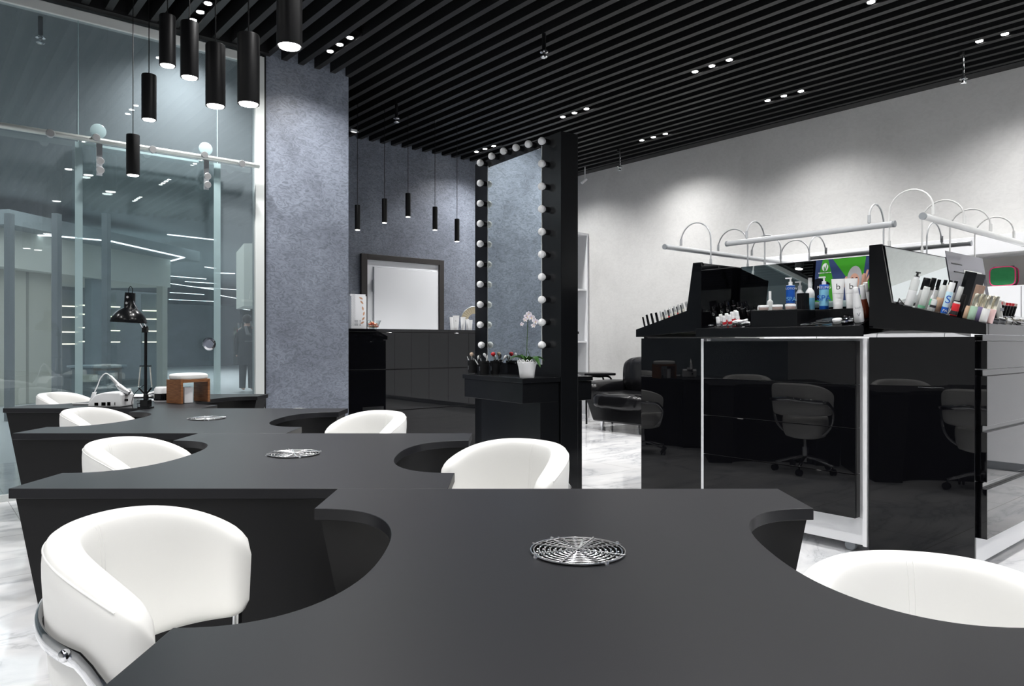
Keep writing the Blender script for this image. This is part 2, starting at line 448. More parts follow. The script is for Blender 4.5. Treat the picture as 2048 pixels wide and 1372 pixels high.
# ---------- ceiling lamps ----------
LAMPS = [((1424,133),), ((1571,194),), ((1157,229),), ((1300,273),), ((963,297),), ((675,89),), ((389,22),), ((2006,66),), ((1790,-16),)]
lamp_lab = {
 0: 'recessed trio of ceiling spots above the nail polish island, nearer row away from the wall',
 1: 'recessed trio of ceiling spots close to the pale wall above the island',
 2: 'recessed trio of ceiling spots just right of the tall bulb mirror top',
 3: 'recessed trio of ceiling spots over the black sofa beside the thin sprinkler pipe',
 4: 'recessed trio of ceiling spots directly behind the top of the bulb mirror',
 5: 'recessed trio of ceiling spots in front of the blue plaster column',
 6: 'recessed trio of ceiling spots above the cluster of large black pendants',
 7: 'recessed trio of ceiling spots by the pale wall beside a sprinkler, top corner',
 8: 'recessed trio of ceiling spots cut by the top edge of the view'}
def lamp_proto():
    t = thing('ceiling_spotlight', 'x', 'ceiling light', (0,0,0), 0, 'recessed triple ceiling spots')
    h = obj('housing', MB().box(-.05,.05,-.30,.30,.03,.09), 'void_black', t)
    obj('trim', MB().box(-.052,-.048,-.30,.30,.0,.09).box(.048,.052,-.30,.30,.0,.09), 'matte_black', t)
    for k in (-1,0,1):
        rg = obj('lamp_ring', MB().lathe([(.034,-.004),(.040,0),(.040,.02),(.030,.02),(.030,.002)], 20, (0,.186*k,.012), cap=False), 'satin_black', t, smooth=40)
        obj('bulb', MB().lathe([(0,0),(.027,0),(.027,.006),(0,.006)][::1], 20, (0,.186*k,.006)), 'lamp_white', rg, smooth=40)
    return t
spots = []
for i, (p,) in enumerate(LAMPS):
    q = on_z(p[0], p[1], ZS+.005); k = round((q.x-X0-pitch/2)/pitch); q.x = X0+pitch/2+k*pitch
    spots.append((q.x, q.y))
EXTRA = [(5.75,.2),(7.0,.2),(5.75,-1.6),(7.0,-1.6),(3.2,.2),(3.2,-1.6),(1.8,2.1),(.6,.2),(.6,-1.6),(-1.0,.2),(-1.0,-1.6),(-1.2,2.1),(-1.2,4.0),(-1.2,5.72),(7.03,7.56),(3.2,1.9),(1.9,3.9)]
lp = lamp_proto(); lp.location = (*spots[0], ZS); lp['label'] = lamp_lab[0]
for i in range(1, 9): dup(lp, lamp_lab[i], (*spots[i], ZS))
for i, (x, y) in enumerate(EXTRA):
    k = round((x-X0-pitch/2)/pitch); xx = X0+pitch/2+k*pitch
    dup(lp, 'recessed trio of ceiling spots outside the view, above or behind the camera', (xx, y, ZS), group='ceiling spots outside the view')
def spot(x, y, z, e, size=150, blend=.9, r=.05, col=(1,.985,.97), rot=(0,0,0)):
    l = bpy.data.lights.new('spot', 'SPOT'); l.energy = e; l.spot_size = math.radians(size); l.spot_blend = blend; l.shadow_soft_size = r; l.color = col
    o = bpy.data.objects.new('spot_lamp', l); COL.objects.link(o); o.location = (x, y, z); o.rotation_euler = rot
    return o
E_SPOT = 150
for i, (x, y) in enumerate(spots+EXTRA):
    if i == 6: spot(x, y, ZS-.012, 80, 90, 1, .04, rot=(math.radians(30),0,0))
    spot(x, y, ZS-.012, E_SPOT, 138, 1.0)

# ---------- pendants ----------
CORD = 1.6
def pendant_proto(name, L, D, n):
    t = thing(name, 'x', 'pendant light', (0,0,0), 0, n)
    r = D/2
    obj('shade', MB().lathe([(r*.84,.004),(r*.98,0),(r,.006),(r,L-.006),(r*.96,L),(0,L)], 28, cap=False), 'matte_black', t, smooth=40)
    obj('bulb', MB().lathe([(0,-.003),(r*.80,-.002),(r*.84,.003),(r*.80,.012),(0,.012)], 24), 'pendant_white', t, smooth=40)
    o = obj('cord', MB().tube([(0,0,0),(0,0,1)], .003, 6), 'matte_black', t); o.location = (0,0,L)
    return t
PL = [(266,268,355,'lowest black cylinder pendant, hanging clear of the glass wall rail'),
      (298,148,244,'black cylinder pendant just above and right of the lowest one'),
      (335,30,136,'black cylinder pendant at the bright patch on the glass, third from lowest'),
      (379,43,160,'black cylinder pendant between the bright glass patch and the seam'),
      (431,88,217,'black cylinder pendant over the vertical glass seam'),
      (497,68,213,'black cylinder pendant beside the white frame post and column'),
      (579,-70,98,'largest black cylinder pendant, top cut off, before the blue column')]
first = None
PL_L = .30
for px, ya, yb, lab in PL:
    d = PL_L*F/(yb-ya-6)
    q = W(px, yb-4, d)
    if first is None:
        first = pendant_proto('pendant_lamp', PL_L, .092, 'large black cylinder pendants'); first.location = q; first['label'] = lab
    else: cur = dup(first, lab, q)
    (first if px == 266 else cur).children[-1].scale = (1,1,1)
    for c_ in (first if px == 266 else cur).children:
        if c_.name.startswith('cord'): c_.scale = (1,1,ZP-q.z-PL_L)
    spot(q.x, q.y, q.z-.01, 16, 80, .6, .03)
PB = [(715,411,463,'slim black pendant next to the column edge above the reception counter'),
      (769,398,449,'slim black pendant above the left half of the white door'),
      (816,387,437,'highest of the slim black pendants over the reception counter'),
      (870,414,463,'slim black pendant above the right jamb of the white door'),
      (914,438,486,'lowest of the slim black pendants, next to the bulb mirror')]
first = None
for px, ya, yb, lab in PB:
    q = on_y(px, yb-3, 6.95)
    if first is None:
        first = pendant_proto('slim_pendant_lamp', .265, .058, 'slim black pendants over the reception counter'); first.location = q; first['label'] = lab
    else: cur = dup(first, lab, q)
    for c_ in (first if px == 715 else cur).children:
        if c_.name.startswith('cord'): c_.scale = (1,1,ZP-q.z-.265)
    spot(q.x, q.y, q.z-.01, 22, 130, .9, .03)

# ---------- sprinklers ----------
def sprinkler(px, py, z, lab, m, top=ZP, hook=False):
    q = on_z(px, py, z)
    t = thing('sprinkler', lab, 'sprinkler', q, 0, 'ceiling sprinklers')
    if hook: pass
    obj('pipe', MB().tube([(0,0,.055),(0,0,top-z)], .017 if m == 'matte_black' else .010, 10), m, t, smooth=40)
    if m != 'matte_black':
        obj('sleeve', MB().tube([(-.03,0,.25),(-.03,0,top-z)], .020, 10), 'slat_black', t, smooth=40)
    hd = MB().lathe([(0,0),(.024,.002),(.030,.008),(.018,.012),(.012,.03),(.014,.04),(.034,.046),(.034,.056),(.012,.06),(0,.06)], 16)
    obj('head', hd, 'chrome', t, smooth=40)
sprinkler(81, 88, 3.45, 'sprinkler on a short black pipe in front of the glass wall corner', 'matte_black')
sprinkler(1088, 116, 3.50, 'sprinkler on a black pipe above the tall bulb mirror', 'matte_black')
sprinkler(793, 246, 3.50, 'sprinkler on a black pipe above the reception counter', 'matte_black')
sprinkler(1927, 169, 3.42, 'sprinkler on a bright steel pipe against the pale wall, beside the island ceiling spots', 'chrome')
sprinkler(1240, 342, 3.42, 'sprinkler on a thin steel pipe above the sofa', 'chrome')
q = on_x(1170, 362, XR-.35)
t = thing('security_camera', 'small white camera hanging from the ceiling edge by the pale wall', 'camera', q)
obj('stem', MB().tube([(0,0,.03),(.0,0,ZS+.1-q.z)], .006, 8), 'white_plastic', t)
obj('body', MB().tube([(-.05,.02,-.035),(.02,-.01,.03)], .02, 12), 'white_plastic', t, smooth=40)
q = on_z(708, 264, ZS-.01)
t = thing('emergency_light', 'tiny white emergency light between the slats beside the column', 'ceiling light', q)
obj('case', MB().box(-.05,.05,-.02,.02,0,.03), 'white_plastic', t, bevel=.004)
obj('lens', MB().box(-.03,.03,-.012,.012,-.004,0), 'ring_glow', t)

# ================= THE MALL BEYOND THE GLASS =================
struct('floor_mall', MB().box(-14, 26, YB+.2, 66, -.06, -.005).box(-14,3.2,YG+.06,YB+.2,-.06,-.005).box(-14,2.4,YG,YG+.06,-.06,-.005), 'mall_floor')
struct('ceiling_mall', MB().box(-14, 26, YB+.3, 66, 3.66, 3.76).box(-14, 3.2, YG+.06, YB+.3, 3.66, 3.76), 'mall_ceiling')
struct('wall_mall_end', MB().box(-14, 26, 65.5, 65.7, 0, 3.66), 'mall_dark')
# soffit box with light line
A = W(-30, 500, 12.2); B = W(341, 500, 17.4)
A.z = B.z = 0
dirn = (B-A).normalized(); nrm = Vector((-dirn.y, dirn.x, 0))
def quadbox(a, b, dep, z0, z1):
    n = nrm*dep
    return MB().prism([(a.x,a.y),(b.x,b.y),(b.x+n.x,b.y+n.y),(a.x+n.x,a.y+n.y)], z0, z1)
zb, zt = 2.46, 3.13
so = struct('wall_soffit', quadbox(A, B, 3, zb, zt), 'mall_fascia', fix=True)
B2 = B + dirn*.5; A2 = A - nrm*.45; B2 = B2 - nrm*.45
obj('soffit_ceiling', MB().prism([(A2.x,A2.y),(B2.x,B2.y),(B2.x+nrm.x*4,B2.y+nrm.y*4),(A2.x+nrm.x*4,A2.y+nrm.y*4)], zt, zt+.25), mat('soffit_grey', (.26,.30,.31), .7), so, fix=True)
def strip(name, p, q, lab, w=.05, parent=None, m='led_strip'):
    n = (Vector(q)-Vector(p)).normalized(); 
    mb = MB().tube([p, q], w/2, 6, rz=.012)
    o = obj(name, mb, m, parent)
    if parent is None: tag(o, lab, 'light strip', 'light strips on the mall ceiling')
    return o
def lz(px, py, z): return on_z(px, py, z)
zs = 3.12
path = [lz(-10,467,zs), lz(110,472,zs), lz(220,482,zs), lz(368,515,zs), lz(342,522,zs)]
obj('light_line', MB().tube(path, .035, 6, rz=.012), 'led_strip', so)
def led(px0, py0, px1, py1, z, i):
    strip('light_strip', lz(px0,py0,z), lz(px1,py1,z), LEDLAB[i], .05)
LEDS = [(30,447,160,458),(335,469,432,480),(410,534,432,537),(340,552,412,558),(370,563,432,567),(340,567,432,580),(430,546,470,547),
        (340,585,408,589),(388,574,480,580),(338,599,432,603),(435,590,492,600),(440,612,500,620),(488,498,520,500),(492,534,520,538),(476,556,520,549)]
LEDLAB = ['short white light strip on the mall ceiling above the pendant reflections',
 'white light strip on the mall ceiling just below the rail, beside the glass seam',
 'stubby light strip right of the bright ceiling corner in the mall',
 'mall ceiling light strip starting at the soffit edge, first below the corner',
 'mall ceiling light strip crossing under the door edge strip',
 'long faint mall ceiling light strip near the soffit bottom corner',
 'small mall ceiling light strip inside the narrow last pane',
 'mall ceiling light strip level with the soffit bottom edge',
 'mall ceiling light strip passing from the door into the last pane',
 'lowest long mall ceiling light strip beside the desk lamp',
 'wavy mall ceiling light strip in the last pane, mid height',
 'lowest mall ceiling light strip in the last pane, above the person',
 'short mall light strip at the frame post, topmost',
 'short mall light strip at the frame post, second from top',
 'angled mall light strip meeting the frame post by the pale fin']
for i, L4 in enumerate(LEDS): led(*L4, 3.648, i)
# pale fin near the frame post
q0 = W(488, 600, 11); q1 = W(530, 600, 11)
struct('wall_mall_fin', MB().prism([(q0.x,q0.y),(q1.x,q1.y),(q1.x+.3,q1.y+1.2),(q0.x+.3,q0.y+1.2)], 1.70, 2.65), 'mall_fascia', fix=True)
# shop front: beige panels, dark mullions, shelves with light edges
def slab(px0, px1, d0, d1, z0, z1, m, name='wall_mall_panel', th=.15):
    a = cam((px0-1024)/F*d0, d0); b = cam((px1-1024)/F*d1, d1); n = Vector((-(b-a).y, (b-a).x, 0)).normalized()*th
    return struct(name, MB().prism([(a.x,a.y),(b.x,b.y),(b.x+n.x,b.y+n.y),(a.x+n.x,a.y+n.y)], z0, z1), m, fix=True)
slab(-40, 52, 12.6, 13.4, 0, zb, 'mall_beige'); slab(58, 102, 13.5, 14, 0, zb, 'mall_beige')
slab(116, 124, 14, 14.1, 0, zb, 'mall_beige'); slab(183, 203, 14.9, 15.2, 0, zb, 'mall_wall')
slab(325, 335, 17, 17.2, 0, zb, 'mall_beige')
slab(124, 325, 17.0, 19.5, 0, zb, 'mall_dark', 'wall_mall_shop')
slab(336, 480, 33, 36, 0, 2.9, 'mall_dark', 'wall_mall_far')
for i, (x0, x1) in enumerate(((103,115),(203,214),(8,20))):
    slab(x0, x1, 10.5, 10.5, 0, 3.02, 'mall_dark', 'trim_%d' % (i+1), .1)
SH = [(124,157,(612,634,664,688)),(158,178,(610,628,655,683)),(212,240,(613,633,661,684)),(285,325,(621,638,662,684))]
shelf_place = ['beside the dark mullion nearest the pale panels', 'between the door edge and the grey pier', 'right of the grey pier', 'behind the desk lamp shade']
i = 0
for j, (x0, x1, ys) in enumerate(SH):
    t = None
    d = 15.8 + j*.45
    a = cam((x0-1024)/F*d, d); b = cam((x1-1024)/F*(d+.25), d+.25); n = Vector((-(b-a).y, (b-a).x, 0)).normalized()*.16
    t = thing('shop_shelf_unit', 'dim mall shop shelving with lit shelf edges, ' + shelf_place[j], 'shelf', a, 0, 'lit shop shelves in the mall')
    bb = b-a
    obj('back_panel', MB().prism([(n.x,n.y),(bb.x+n.x,bb.y+n.y),(bb.x+n.x*1.2,bb.y+n.y*1.2),(n.x*1.2,n.y*1.2)], 0, 2.3), 'mall_wall', t, fix=True)
    for y in ys:
        z = H + (HOR-y)/F*d
        s = obj('shelf', MB().prism([(0,0),(bb.x,bb.y),(bb.x+n.x,bb.y+n.y),(n.x,n.y)], z-.04, z-.012), 'mall_wall', t, fix=True)
        obj('shelf_light', MB().tube([(0,0,z),(bb.x,bb.y,z)], .014, 6), 'shelf_led', s)
for k, (px, m, nm) in enumerate(((236, 'mall_beige', 1),)):
    pass
# low kiosk
q = W(195, 750, 11.6)
t = thing('mall_kiosk', 'dark low kiosk with a pale sign plate out in the mall', 'kiosk', (q.x, q.y, 0), math.radians(-40))
obj('body', MB().box(-.33,.33,-.2,.2,0,.74), 'mall_dark', t, bevel=.02)
obj('top', MB().box(-.36,.36,-.23,.23,.74,.78), 'mall_wall', t, bevel=.01)
obj('sign_plate', MB().box(-.14,.12,-.215,-.201,.52,.64), 'mall_beige', t)
# fill lights added to brighten the mall, with no fixture of their own
def area(name, loc, sx, sy, e, rot=(0,0,0), col=(1,1,1)):
    l = bpy.data.lights.new(name, 'AREA'); l.shape = 'RECTANGLE'; l.size = sx; l.size_y = sy; l.energy = e; l.color = col
    o = bpy.data.objects.new(name, l); COL.objects.link(o); o.location = loc; o.rotation_euler = rot
    return o
area('mall_fill', (1.5, 12, 3.6), 5, 6, 210, col=(.93,.98,1))
area('mall_fill', (6, 24, 3.6), 10, 12, 900, col=(.94,.98,1))
gq = W(372, 150, 9.0)
pass
# person standing in the mall, seen from behind
def skin(name, verts, edges, radii, m, parent=None, root=0, sub=2):
    me = bpy.data.meshes.new(name); me.from_pydata([tuple(v) for v in verts], edges, []); me.update()
    o = bpy.data.objects.new(name, me); COL.objects.link(o); me.materials.append(MATS[m])
    if parent: o.parent = parent
    s = o.modifiers.new('skin', 'SKIN'); s.use_smooth_shade = True
    for i, v in enumerate(me.skin_vertices[0].data):
        r = radii[i]; v.radius = (r if isinstance(r, tuple) else (r, r)); v.use_root = (i == root)
    b = o.modifiers.new('sub', 'SUBSURF'); b.levels = sub; b.render_levels = sub
    return o
def person(loc, rz, label, coat):
    t = thing('person', label, 'person', loc, rz)
    V = [(0,0,.95),(0,0,1.12),(0,.0,1.32),(0,0,1.46),(0,.01,1.53),(0,.02,1.63),(0,.015,1.72),
         (.17,0,1.43),(.24,-.01,1.15),(.25,.06,.90),(.255,.08,.80),(-.17,0,1.43),(-.24,-.01,1.15),(-.25,.06,.90),(-.255,.08,.80),
         (.095,0,.90),(.10,.02,.50),(.105,-.01,.09),(.11,.13,.04),(-.095,0,.90),(-.10,.0,.50),(-.105,-.02,.09),(-.11,.12,.04)]
    Eg = [(0,1),(1,2),(2,3),(3,4),(4,5),(5,6),(3,7),(7,8),(8,9),(9,10),(3,11),(11,12),(12,13),(13,14),(0,15),(15,16),(16,17),(17,18),(0,19),(19,20),(20,21),(21,22)]
    R = [(.15,.11),(.135,.10),(.16,.11),(.09,.08),.055,(.075,.09),(.06,.07),.06,.045,.035,.035,.06,.045,.035,.035,.085,.06,.045,(.04,.03),.085,.06,.045,(.04,.03)]
    skin('body', V, Eg, R, 'skin', t)
    # coat: trunk and sleeves
    mb = MB()
    prof = [(.23,.62),(.225,.8),(.20,1.0),(.19,1.12),(.215,1.3),(.205,1.42),(.12,1.50),(.07,1.53)]
    mb.lathe(prof, 24, (0,0,0), 1, .68)
    for s in (-1,1): mb.tube([(.17*s,0,1.43),(.245*s,-.01,1.15),(.255*s,.05,.92),(.258*s,.065,.86)], .06, 10, radii=[.075,.062,.055,.052])
    obj('coat', mb, coat, t, smooth=60)
    lg = MB()
    for s in (-1,1): lg.tube([(.095*s,0,.92),(.10*s,.01,.5),(.106*s,-.01,.07)], .08, 10, radii=[.11,.085,.07])
    obj('trousers', lg, 'dark_cloth', t, smooth=60)
    hr = MB().sphere((0,-.005,1.685), .105, 16, 10, (1,1.1,1.08)); obj('hair', hr, 'hair_dark', t, smooth=180)
    return t
p = on_z(494, 782, 0)
pp = person((p.x, p.y, 0), math.radians(-40), 'person in a long dark coat seen from behind, standing out in the mall', 'dark_cloth')
# ================= DESKS =================
RZ = math.radians(-40)
DZ = .75
def desk_outline(hw=.60, hd=.598, ins=0.0, taper=0.0, n=22, a=.232, b=.362, e=2.4):
    """plan outline, a square with a scoop in each side; taper pulls the corner lobes in"""
    hw2 = hw-ins; xin = hw-a-ins; pts = []
    hd2 = hd-ins
    def T(x): return x - math.copysign(taper*max(0, (abs(x)-xin)/(hw2-xin)), x)
    bb = b+ins
    def scoop(sgn):
        out = []
        for k in range(n+1):
            y = -bb + 2*bb*(.5-.5*math.cos(PI*k/n))
            q = (1-min(1, abs(y/bb))**e)**(1/e)
            out.append((sgn*(hw2-a*q), y))
        return out
    pts += [(-hw2, -hd2), (hw2, -hd2)] + scoop(1) + [(hw2, hd2), (-hw2, hd2)] + scoop(-1)[::-1]
    return [(T(x), y) for x, y in pts]
def make_desk(label, x, d):
    t = thing('manicure_desk', label, 'desk', cam(x, d, 0), RZ, 'black manicure desks with scooped sides')
    obj('desktop', MB().prism(desk_outline(n=40), DZ-.028, DZ), 'desk_black', t, smooth=35, bevel=.0015, seg=2)
    o1 = desk_outline(ins=.012, n=40, a=.315); o2 = desk_outline(ins=.012, n=40, a=.315, taper=.150)
    b = MB().prism(o2, .0, DZ-.028, poly2=o1)
    obj('base', b, 'matte_black', t, smooth=35)
    return t
def vent(t):
    z = DZ
    dish = MB().lathe([(0,.0006),(.088,.0006),(.088,.0002)], 40)
    g = obj('vent_grille', MB(), 'chrome', t)
    m = MB()
    for r in [.0105*k for k in range(1, 9)]:
        m.tube([(r*math.cos(2*PI*k/36), r*math.sin(2*PI*k/36), .004) for k in range(36)], .0014, 5, closed=True)
    m.tube([(.0895*math.cos(2*PI*k/40), .0895*math.sin(2*PI*k/40), .0045) for k in range(40)], .0016, 6, closed=True)
    for k in range(4):
        a = PI*k/4+.35; r = .093
        m.tube([(-r*math.cos(a), -r*math.sin(a), .0062), (r*math.cos(a), r*math.sin(a), .0062)], .0014, 5)
    for k in range(4):
        a = PI*k/2+.5; m.lathe([(.004,-.004),(.005,.004),(.003,.008),(0,.008)], 8, (.093*math.cos(a), .093*math.sin(a), .0))
    bpy.data.objects.remove(g)
    g = obj('vent_grille', m, 'wire_chrome', t, smooth=60); g.location = (0, 0, z)
    pl = obj('fan_plate', dish, 'void_black', g); pl.location = (0, 0, .0003)
    m = MB()
    for k in range(28):                          # perforated bright rays of the filter under the wires
        a = 2*PI*k/28
        for j in range(7):
            r = .014+.0105*j
            m.lathe([(.0026,0),(.0020,.0016),(0,.0021)], 6, (r*math.cos(a), r*math.sin(a), 0))
    f = obj('filter', m, 'wire_chrome', g, smooth=60); f.location = (0, 0, .001)
DESKS = [(.125, 1.376, 'nearest black manicure desk, biggest in view, with round chrome vent grille'),
         (-.775, 2.573, 'second black manicure desk back, behind the nearest desk'),
         (-1.59, 3.77, 'third black manicure desk back, with the lamp clamped at its far edge'),
         (-2.475, 4.967, 'farthest black manicure desk, holding the nail drill and wooden armrest')]
desk_objs = []
for i, (x, d, lab) in enumerate(DESKS):
    t = make_desk(lab, x, d); desk_objs.append(t)
    vent(t)

# ================= TUB CHAIRS =================
def make_chair(lab):
    t = thing('tub_chair', lab, 'chair', (0,0,0), 0, 'white tub chairs at the manicure desks')
    TH = math.radians(91)
    def ring(u, v):
        s = 2*u-1; th = PI + s*TH; sa = abs(s)
        end = 1.0
        e0 = .88
        if sa > e0: end = math.sqrt(max(0, 1-((sa-e0)/(1-e0))**2))
        end = max(end, .02)
        r = .248
        top = .795 - .110*sa**3.2; bot = .505+.015*sa
        if sa > e0: 
            cz = (top+bot)/2 
            hh = (top-bot)/2*(1-.30*(1-end)**1.0) if end > .02 else (top-bot)/2*.62
        else: cz = (top+bot)/2; hh = (top-bot)/2
        w = .037*end
        a = 2*PI*v; n = 5.0
        ca, sn = math.cos(a), math.sin(a)
        px = math.copysign(abs(ca)**(2/4.5), ca)*w
        pz = math.copysign(abs(sn)**(2/n), sn)*hh
        rr = r + px + .010*(pz/max(hh,.01))*(1-.3*sa) - .008
        return (rr*math.cos(th), rr*math.sin(th), cz+pz)
    mb = MB().grid(ring, 61, 28, cv=True)
    nv = 28
    mb.f.append(tuple(range(nv))); mb.f.append(tuple(range(60*nv, 61*nv))[::-1])
    b = obj('backrest', mb, 'white_leather', t, smooth=60, fix=True)
    # piping along the outer top edge
    pp = []
    for i in range(49):
        u = .06+.88*i/48; q = Vector(ring(u, 0.13)); pp.append(q)
    obj('piping', MB().tube(pp, .0022, 6), 'white_leather', b, smooth=60)
    st = MB()
    for du in (-.009, .009):
        st.tube([Vector(ring(.5+du, v)) for v in (.30, .36, .42, .46, .5, .55, .62, .68)], .0012, 5)
    obj('back_seam', st, 'white_leather', b, smooth=60)
    seat = MB()
    prof = [(0,.30),(.11,.302),(.165,.32),(.182,.36),(.190,.42),(.190,.47),(.183,.495),(.165,.508),(.11,.512),(0,.512)]
    seat.lathe(prof, 36)
    obj('seat', seat, 'white_leather', t, smooth=70)
    # chrome strap round the back with uprights
    sm = MB()
    pts = []
    for i in range(41):
        s = 2*i/40-1; th = PI + s*math.radians(84)
        z = .665 - .035*min(1,abs(s)/.8) - .09*max(0, abs(s)-.80)**1.3/.2**1.3
        pts.append((.286*math.cos(th), .286*math.sin(th), z))
    sm.tube(pts, .007, 8, rz=.016, up=(0,0,1))
    sp = obj('strap', sm, 'chrome', t, smooth=60)
    for s in (-1, 1):
        u = MB(); a = PI + s*math.radians(82)
        x, y = .285*math.cos(a), .285*math.sin(a)
        u.tube(bez((x, y, .54), (x, y, .46), (x*.9, y*.9, .37), (x*.55, y*.55, .335), 10), .011, 8)
        obj('upright', u, 'chrome', t, smooth=60)
        x, y = .185*math.cos(PI+s*1.25), .185*math.sin(PI+s*1.25)
        obj('bolt', MB().sphere((.293*math.cos(PI+s*1.1), .293*math.sin(PI+s*1.1), .638), .011, 10, 6), 'chrome', t, smooth=60)
    obj('gas_lift', MB().lathe([(.028,.09),(.028,.22),(.016,.222),(.016,.31),(.05,.312),(.06,.335),(0,.335)], 18), 'chrome', t, smooth=40)
    for k in range(5):
        a = 2*PI*k/5+.3; c, s_ = math.cos(a), math.sin(a)
        lg = obj('star_leg', MB().tube([(0,0,.135),(c*.10,s_*.10,.125),(c*.25,s_*.25,.078)], .016, 8, radii=[.024,.019,.013], rz=.012), 'chrome', t, smooth=60)
        w = MB(); 
        w.T = Matrix.Translation((c*.255, s_*.255, .029)) @ Matrix.Rotation(a+.7, 4, 'Z') @ Matrix.Rotation(PI/2, 4, 'X')
        for z0 in (-.022, .006): w.lathe([(0,z0),(.024,z0),(.028,z0+.004),(.028,z0+.012),(.024,z0+.016),(0,z0+.016)], 16)
        w.T = None; w.tube([(c*.25,s_*.25,.03),(c*.25,s_*.25,.072)], .007, 8)
        obj('caster', w, 'satin_black', lg, smooth=40)
    return t
ch0 = make_chair('x')
def fz(k): return k
CH = [(-.606, 1.447, 2, 1, 'nearest white tub chair, whole backrest in view, with a polished metal strap'),
      (-1.242, 2.64, 5, 1, 'white tub chair tucked into the second desk on the glass wall side'),
      (-2.095, 3.88, 6, 1, 'white tub chair in front of the nail drill, at the third desk'),
      (-3.02, 5.10, 6, 1, 'white tub chair farthest away, partly behind the nail drill'),
      (-.088, 2.45, 222, 1, 'white tub chair beside the makeup table, standing at the second desk'),
      (-.803, 3.56, 222, 1, 'white tub chair below the reception counter, at the third desk'),
      (-1.66, 5.02, 220, .846, 'white tub chair barely peeking over the third desk near the column'),
      (.790, 1.275, 262, .89, 'white tub chair at the nearest desk, on the island side')]
for i, (x, d, ang, sz, lab) in enumerate(CH):
    c = ch0 if i == 0 else dup(ch0, lab)
    c['label'] = lab; c.location = cam(x, d, 0); c.rotation_euler = (0, 0, RZ + math.radians(ang)); c.scale = (1, 1, sz)

# ================= RECEPTION COUNTER =================
YC = 6.36
ctop = on_y(699, 657, YC).z
cx0 = c1+.004; cx1 = 6.4
t = thing('reception_counter', 'high gloss black reception counter between the blue column and bulb mirror', 'counter', (cx0, YC, 0))
Lc = cx1-cx0
obj('carcass', MB().box(0, Lc, .022, .55, .0, ctop-.03), 'satin_black', t)
obj('worktop', MB().box(-.0, Lc+.02, -.005, .60, ctop-.03, ctop), 'gloss_black', t, bevel=.002)
zs1 = on_y(699, 741, YC).z; zs2 = on_y(699, 827, YC).z
for a, b in ((.02, zs2-.004), (zs2+.004, zs1-.004), (zs1+.004, ctop-.034)):
    obj('front_panel', MB().box(0, Lc, 0, .02, a, b), 'gloss_black', t, bevel=.0015)

# ================= MAKEUP MIRROR TOWER =================
TR = math.radians(-5.8)                # turned slightly from the room axes
tc = W(1122, 684, 5.45); 
tw = thing('makeup_mirror', 'tall freestanding black makeup mirror edged with round white bulbs', 'mirror', (tc.x, tc.y, 0), TR)
# local: -x faces the mirror side, +y goes away along the face
def tl(px, lx):                        # local y where the pixel column meets local x = lx plane
    a = (px-1024)/F; dr = Vector((C40*a+S40, -S40*a+C40, 0)); M = Matrix.Rotation(-TR, 3, 'Z'); o_ = M @ Vector((-tc.x, -tc.y, 0)); d_ = M @ dr
    s = (lx-o_.x)/d_.x; return o_.y + d_.y*s, s
WY, _ = tl(950, 0)
def zt_(px, py, lx):
    y, s = tl(px, lx); return y, H + (HOR-py)/F*s
HT = zt_(1122, 262, 0)[1]
TD = .165
my0, mz0 = zt_(1084, 729, 0); my1, mz1 = zt_(977, 332, 0)
mz1b = zt_(1084, 300, 0)[1]
obj('panel', MB().box(0, TD, 0, WY, 0, HT), 'satin_black', tw, bevel=.002)
obj('mirror_glass', MB().box(-.006, -.0005, my0, my1, mz0, (mz1+mz1b)/2), 'mirror', tw)
obj('mirror_edge', MB().box(-.0062, -.0005, my0-.004, my0, mz0, mz1).box(-.0062, -.0005, my1, my1+.004, mz0, mz1), 'frame_white', tw)
bulbp = MB().lathe([(0,-.078),(.012,-.0765),(.022,-.071),(.0285,-.061),(.030,-.050),(.0275,-.039),(.0215,-.030),(.0175,-.025),(.0175,-.021),(0,-.021)], 18)
sockp = MB().lathe([(.020,-.024),(.022,-.02),(.022,0),(0,0)], 18)
def bulb(y, z, first=[None]):
    if first[0] is None:
        b = obj('light_bulb', bulbp, 'opal', tw, smooth=60, fix=True); s = obj('socket', sockp, 'satin_black', b, smooth=50, fix=True); first[0] = b
    else:
        b = first[0].copy(); COL.objects.link(b); b.parent = tw
        for c_ in first[0].children:
            k = c_.copy(); COL.objects.link(k); k.parent = b
    b.location = (0, y, z); b.rotation_euler = (0, PI/2, 0)
yr = zt_(1094, 600, 0)[0]; yl = zt_(970, 600, 0)[0]
for k in range(10):
    z = H + (HOR-(690-45.1*k))/F*tl(1094, 0)[1]; bulb(yr, z)
for k in range(10):
    z = H + (HOR-(690-40.3*k))/F*tl(970, 0)[1]; bulb(yl - (0.0 if k else .02), z)
for px, py in ((993,314),(1017,304),(1042,297),(1067,290)):
    y, z = zt_(px, py, 0); bulb(y, z)
# table in front, and its twin on the other side
def ty(px, py, x): return zt_(px, py, x)
tz = .885
def makeup_table(lab, x0, x1, leg):
    t = thing('makeup_table', lab, 'table', (tc.x, tc.y, 0), TR)
    obj('tabletop', MB().box(x0, x1, .0, .86, tz-.035, tz), 'satin_black', t, bevel=.002)
    obj('drawer_box', MB().box(x0+.01, x1-.002, .012, .845, tz-.185, tz-.037), 'satin_black', t, bevel=.002)
    obj('pedestal', MB().box(leg[0], leg[1], .012, .84, 0, tz-.186), 'satin_black', t, bevel=.002)
    return t
makeup_table('black makeup table fixed below the bulb mirror, holding the orchid and brush pots', -.355, -.009, (-.185, -.009))
makeup_table('narrow end of a black table behind the bulb mirror, next to the sofa', TD+.003, TD+.15, (TD+.003, TD+.05))

